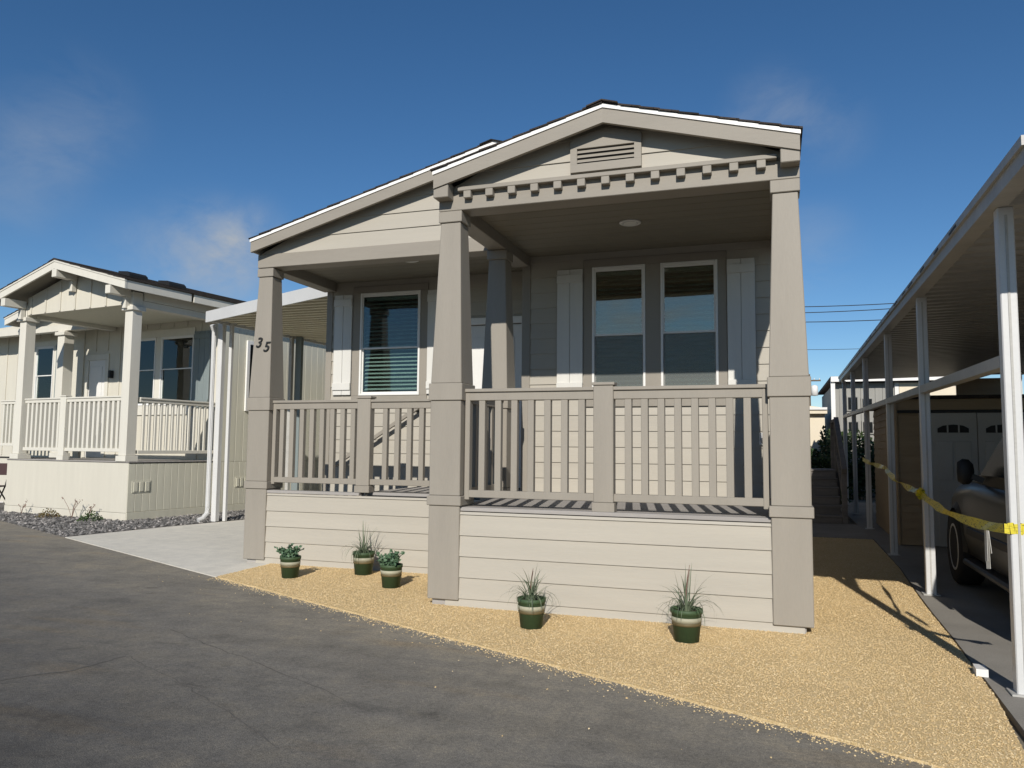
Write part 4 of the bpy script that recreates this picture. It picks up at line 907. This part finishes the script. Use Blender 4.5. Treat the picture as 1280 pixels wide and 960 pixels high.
# small plants along its skirt
def clump(label, x, y, s, seed, mat='dry_brown', name='succulent_clump'):
    rnd = random.Random(seed); t = thing(name, label, 'plant', (x, y, .01)); M = MB(); T = []
    for i in range(260):
        a = rnd.uniform(0, 6.283); u_ = rnd.uniform(0, 1) ** .5; p = Vector((s * u_ * math.cos(a), s * u_ * math.sin(a), s * .75 * (1 - u_ * u_) * rnd.uniform(.3, 1.1) + .01))
        d = Vector((rnd.uniform(-1, 1), rnd.uniform(-1, 1), rnd.uniform(.1, 1))).normalized(); sd_ = d.cross(Vector((rnd.uniform(-1, 1), rnd.uniform(-1, 1), .3))).normalized(); le = s * rnd.uniform(.12, .25)
        M.add([tuple(p), tuple(p + d * le * .5 + sd_ * le * .3), tuple(p + d * le), tuple(p + d * le * .5 - sd_ * le * .3)], [(0, 1, 2, 3)]); T += [rnd.uniform(0, 1)] * 4
    tinted(M, T, 'foliage', mat, t, 0); return t
clump('small brown low plant in the grey stones under the cream porch', -11.45, 4.52, .19, 11); clump('small green brown low plant near the corner of the cream skirting', -10.28, 4.33, .20, 12, 'hedge_green')
def wisp(label, x, y, h, seed):
    rnd = random.Random(seed); t = thing('flower_stems', label, 'plant', (x, y, .01)); M = MB(); T = []
    for i in range(5):
        a = rnd.uniform(-1.2, 1.2); le = h * rnd.uniform(.6, 1.1); pts = [(0, 0, 0), (math.sin(a) * le * .25, -.02, le * .5), (math.sin(a) * le * .7, -.03, le * .95)]; n0 = len(M.v); M.tube(pts, .004, 4)
        for q in range(4):
            c = Vector(pts[2]) + Vector((rnd.uniform(-.04, .04), rnd.uniform(-.03, .0), rnd.uniform(-.03, .03))); M.add([tuple(c + Vector((rnd.uniform(-.02, .02), rnd.uniform(-.01, .01), rnd.uniform(-.02, .02)))) for _ in range(4)], [(0, 1, 2, 3)])
        T += [rnd.uniform(0, 1)] * (len(M.v) - n0)
    tinted(M, T, 'stems', 'red_stem', t, 0); return t
wisp('wiry reddish flower stems between the two small plants by the cream skirting', -11.02, 4.62, .40, 21); wisp('short wiry reddish stems at the left of the cream skirting', -12.55, 4.88, .26, 22); wisp('low wiry red stems right beside the green brown plant', -10.62, 4.60, .26, 23)

# awning between the two houses
Aw = thing('patio_awning', 'flat white edged metal awning between the cream and taupe houses', 'awning', (-6.8, 4.5, 0)); POS[Aw] = Vector((-6.8, 4.5, 0))
ap = [(-8.32, 4.74), (-4.97, 3.25), (-4.97, 13), (-7.75, 13)]
MB().prism(ap, 'z', 3.555, 3.60).build('roof_sheet', 'awning_beige', Aw)
fsc = MB().bar((-8.34, 4.72, 3.555), (-4.965, 3.215, 3.555), .03, .19).build('front_fascia', 'aluminium_white', Aw)
MB().bar((-8.35, 4.74, 3.55), (-7.77, 13, 3.55), .03, .12).build('side_fascia', 'aluminium_white', Aw)
for k in range(44):
    y = 3.5 + k * .21; x0 = -8.30 + (y - 4.74) * .067 if y > 4.75 else -8.32 + (4.74 - y) * 2.25 + .05
    box('rib', 'awning_beige', Aw, round(x0 + .02, 2), -4.99, y, y + .085, 3.522, 3.5545, .006)
pa = box('post', 'aluminium_white', Aw, -8.40, -8.30, 5.10, 5.20, .012, 3.52, .006)
pb = box('post', 'aluminium_white', Aw, -8.285, -8.225, 5.26, 5.32, .012, 3.52, .004)
MB().tube([(-8.43, 4.98, 3.46), (-8.43, 5.04, 3.35), (-8.43, 5.05, .28), (-8.43, 5.04, .16), (-8.43, 4.94, .08), (-8.46, 4.86, .05)], .042, 10).build('downspout', 'aluminium_white', Aw)
box('post', 'aluminium_old', Aw, -8.20, -8.13, 6.95, 7.03, .012, 3.52, .006); box('post', 'blue_grey', Aw, -8.12, -7.98, 7.05, 7.13, .012, 3.52, .006)

# something stored at the far end of the cream porch: a folding chair
fc_ = thing('folding_chair', 'red folding chair beside the far end of the cream porch skirting', 'chair', (-14.05, 5.45, .01), R(20))
for s_ in (-.2, .2): MB().tube([(s_, -.25, .0), (s_, .05, .45), (s_, .25, .95)], .014, 8).build('leg', 'black_metal', fc_); MB().tube([(s_, .28, .0), (s_, -.2, .47)], .014, 8).build('leg', 'black_metal', fc_)
box('seat', 'red_paint', fc_, -.21, .21, -.22, .2, .45, .475, .006); box('backrest', 'red_paint', fc_, -.21, .21, .18, .205, .68, .92, .006)
for z in (.14, .3): MB().tube([(-.2, .1 - z * .5, z), (.2, .1 - z * .5, z)], .011, 8).build('crossbar', 'white_trim', fc_)

# =================================================================== BEHIND, SEEN THROUGH THE GAP ON THE RIGHT
st = thing('wooden_steps', 'weathered grey wooden steps with sloping handrail beside the taupe house', 'steps', (1.72, 9.3, 0)); POS[st] = Vector((1.72, 9.3, 0))
for k in range(6):
    box('riser', 'weathered_wood', st, 1.22, 2.10, 9.32 + k * .27, 9.345 + k * .27, .0 if k == 0 else .16 * k, .16 * (k + 1) - .031); box('tread', 'weathered_wood', st, 1.20, 2.12, 9.30 + k * .27, 9.30 + k * .27 + .28, .16 * (k + 1) - .030, .16 * (k + 1))
box('landing', 'weathered_wood', st, 1.20, 2.12, 10.93, 12.1, .93, .962)
for x, y, z0, z1 in ((2.15, 9.36, .012, 1.0), (2.15, 10.95, .012, 1.95), (2.15, 12.05, .012, 1.95)): box('post', 'weathered_wood', st, x - .045, x + .045, y - .045, y + .045, z0, z1)
MB().bar((2.15, 9.25, .98), (2.15, 10.98, 1.99), .09, .10).build('handrail', 'weathered_wood', st); MB().bar((2.15, 10.99, 1.97), (2.15, 12.1, 1.97), .09, .06).build('handrail', 'weathered_wood', st)
MB().bar((2.15, 9.42, .40), (2.15, 10.9, 1.27), .05, .09).build('lower_rail', 'weathered_wood', st)

def foliage(name, label, cat, cx, cy, rx, ry, h, nl, seed, z0=.02, le0=.10, mat='hedge_green', trunk=True):
    rnd = random.Random(seed); t = thing(name, label, cat, (cx, cy, 0)); M = MB(); T = []
    cl_ = [(rnd.uniform(-.8, .8) * rx, rnd.uniform(-.8, .8) * ry, z0 + rnd.uniform(.15, .85) * (h - z0), rnd.uniform(.25, .45), rnd.uniform(0, 1)) for _ in range(34)]
    for i in range(nl):
        c = cl_[i % 34]; d = Vector((rnd.gauss(0, 1), rnd.gauss(0, 1), rnd.gauss(0, 1))).normalized(); r_ = c[3] * rnd.uniform(.5, 1.05)
        p = Vector((c[0] + d.x * r_ * rx, c[1] + d.y * r_ * ry, c[2] + d.z * r_ * (h - z0) * .5))
        if p.z < z0: p.z = z0 + rnd.uniform(0, .1)
        sd_ = d.cross(Vector((rnd.uniform(-1, 1), rnd.uniform(-1, 1), rnd.uniform(-1, 1)))).normalized(); q = (d + sd_.cross(d) * rnd.uniform(-1, 1)).normalized(); le = le0 * rnd.uniform(.6, 1.4)
        M.add([tuple(p), tuple(p + q * le * .5 + sd_ * le * .28), tuple(p + q * le), tuple(p + q * le * .5 - sd_ * le * .28)], [(0, 1, 2, 3)]); T += [min(1, max(0, c[4] * .6 + rnd.uniform(0, .4)))] * 4
    tinted(M, T, 'crown', mat, t, 0)
    if trunk:
        M = MB().tube([(0, 0, 0), (.03, .02, h * .35), (.0, .05, h * .6)], [h * .035, h * .025, h * .012], 8)
        for k in range(6): a = k * 1.05; M.tube([(0, 0, h * (.2 + .05 * k)), (rx * .5 * math.cos(a), ry * .5 * math.sin(a), h * (.45 + .05 * k))], [h * .015, h * .006], 6)
        M.build('trunk', 'pole_wood', t)
    return t
foliage('hedge_shrub', 'dark green shrub behind the wooden steps by the cream house', 'shrub', 1.75, 15.4, .75, .6, 1.50, 9000, 31); foliage('hedge_shrub', 'dark shrub behind the far posts of the carport', 'shrub', 3.2, 18.3, .9, .6, 2.0, 7000, 32)
foliage('cypress_shrub', 'narrow upright shrub in front of the distant cream house', 'shrub', 2.30, 17.4, .10, .10, 2.0, 900, 33)
fh = thing('distant_house', 'distant sunlit cream house seen between the taupe house and carport', 'house', (0, 0, 0))
MB().box(-3, 2.36, 18.3, 24, 0, 2.42).build('wall', 'far_cream', fh); fr_ = MB().prism([(-3.4, 2.42), (2.42, 2.42), (2.42, 2.58), (-.2, 2.95), (-3.4, 2.58)], 'y', 18.1, 24.4).build('roof', 'far_cream', fh); box('eave_board', 'white_trim', fr_, -3.4, 2.42, 18.05, 18.098, 2.53, 2.60)
gh = thing('distant_house', 'grey panelled house with white eave seen through the carport posts', 'house', (0, 0, 0))
gw = MB().box(2.72, 6.3, 19.4, 26, 0, 3.40).build('wall', 'far_grey', gh); box('eave_board', 'white_trim', gh, 2.60, 6.4, 19.05, 19.12, 3.42, 3.58); MB().prism([(2.6, 3.50), (6.4, 3.50), (6.4, 3.59), (2.6, 3.59)], 'y', 19.13, 26.2).build('roof', 'shingle', gh)
box('corner_post', 'white_trim', gh, 2.60, 2.72, 19.13, 19.25, 0, 3.495)
k = 0; x = 2.85
while x < 4.4: box('panel_board', 'far_grey', gw, x, x + .19, 19.378, 19.3995, .1, 3.39, .004); x += .2
for x0, z0, z1 in ((3.05, 2.55, 3.0), (3.45, 2.60, 2.95), (3.05, 1.85, 2.25), (3.45, 1.85, 2.25)):
    wn_ = box('window', 'far_grey', gw, x0, x0 + .34, 19.33, 19.377, z0, z1); box('pane', 'dark_glass', wn_, x0 + .04, x0 + .30, 19.318, 19.329, z0 + .04, z1 - .04, 0)
box('wall_panel', 'far_cream', gw, 4.50, 6.25, 19.33, 19.377, .2, 3.38); box('corner_trim', 'white_trim', gw, 4.38, 4.49, 19.32, 19.377, .1, 3.39)
# utility poles and wires
def upole(label, x, y, h, arm=True, tr=False):
    t = thing('utility_pole', label, 'utility pole', (x, y, 0)); MB().tube([(0, 0, 0), (0, 0, h)], [.15, .10], 10).build('pole', 'pole_wood', t)
    if arm:
        a = box('cross_arm', 'pole_wood', t, -.9, .9, -.06, .06, h - .6, h - .48)
        for k in (-.8, -.4, .4, .8): MB().lathe([(.03, 0), (.05, .03), (.03, .08), (.045, .1), (.01, .14)], (k, 0, h - .48), 10).build('insulator', 'white_trim', a, True)
    if tr: MB().lathe([(.10, 0), (.28, .03), (.28, .75), (.2, .85), (.05, .9)], (.4, 0, h - 1.8), 14).build('transformer', 'white_trim', t, True)
    return t
upole('far utility pole with pale transformer beyond the distant cream house', 3.75, 62, 7.6, True, True)
upole('wooden utility pole behind the taupe house carrying the wires', -4.5, 25, 7.4); upole('wooden utility pole beyond the carport carrying the wires', 13.5, 25.3, 7.4)
for (z0, z1, y, lab) in ((6.90, 6.95, 25, 'upper thick overhead wire crossing above the carport roof'), (6.62, 6.90, 25.2, 'thin overhead wire just below the upper thick wire'), (6.32, 6.35, 25, 'middle overhead wire crossing above the carport roof'), (5.25, 5.35, 25.1, 'lowest thin overhead wire near the carport eave')):
    P_ = [(-4.5 + 18 * t, y, z0 + (z1 - z0) * t - .55 * 4 * t * (1 - t) + .38) for t in [i / 20 for i in range(21)]]
    o = MB().tube(P_, .016 if 'thick' in lab or 'middle' in lab else .009, 5).build('overhead_wire', 'wire'); tag(o, lab, 'wire', 'overhead wires')
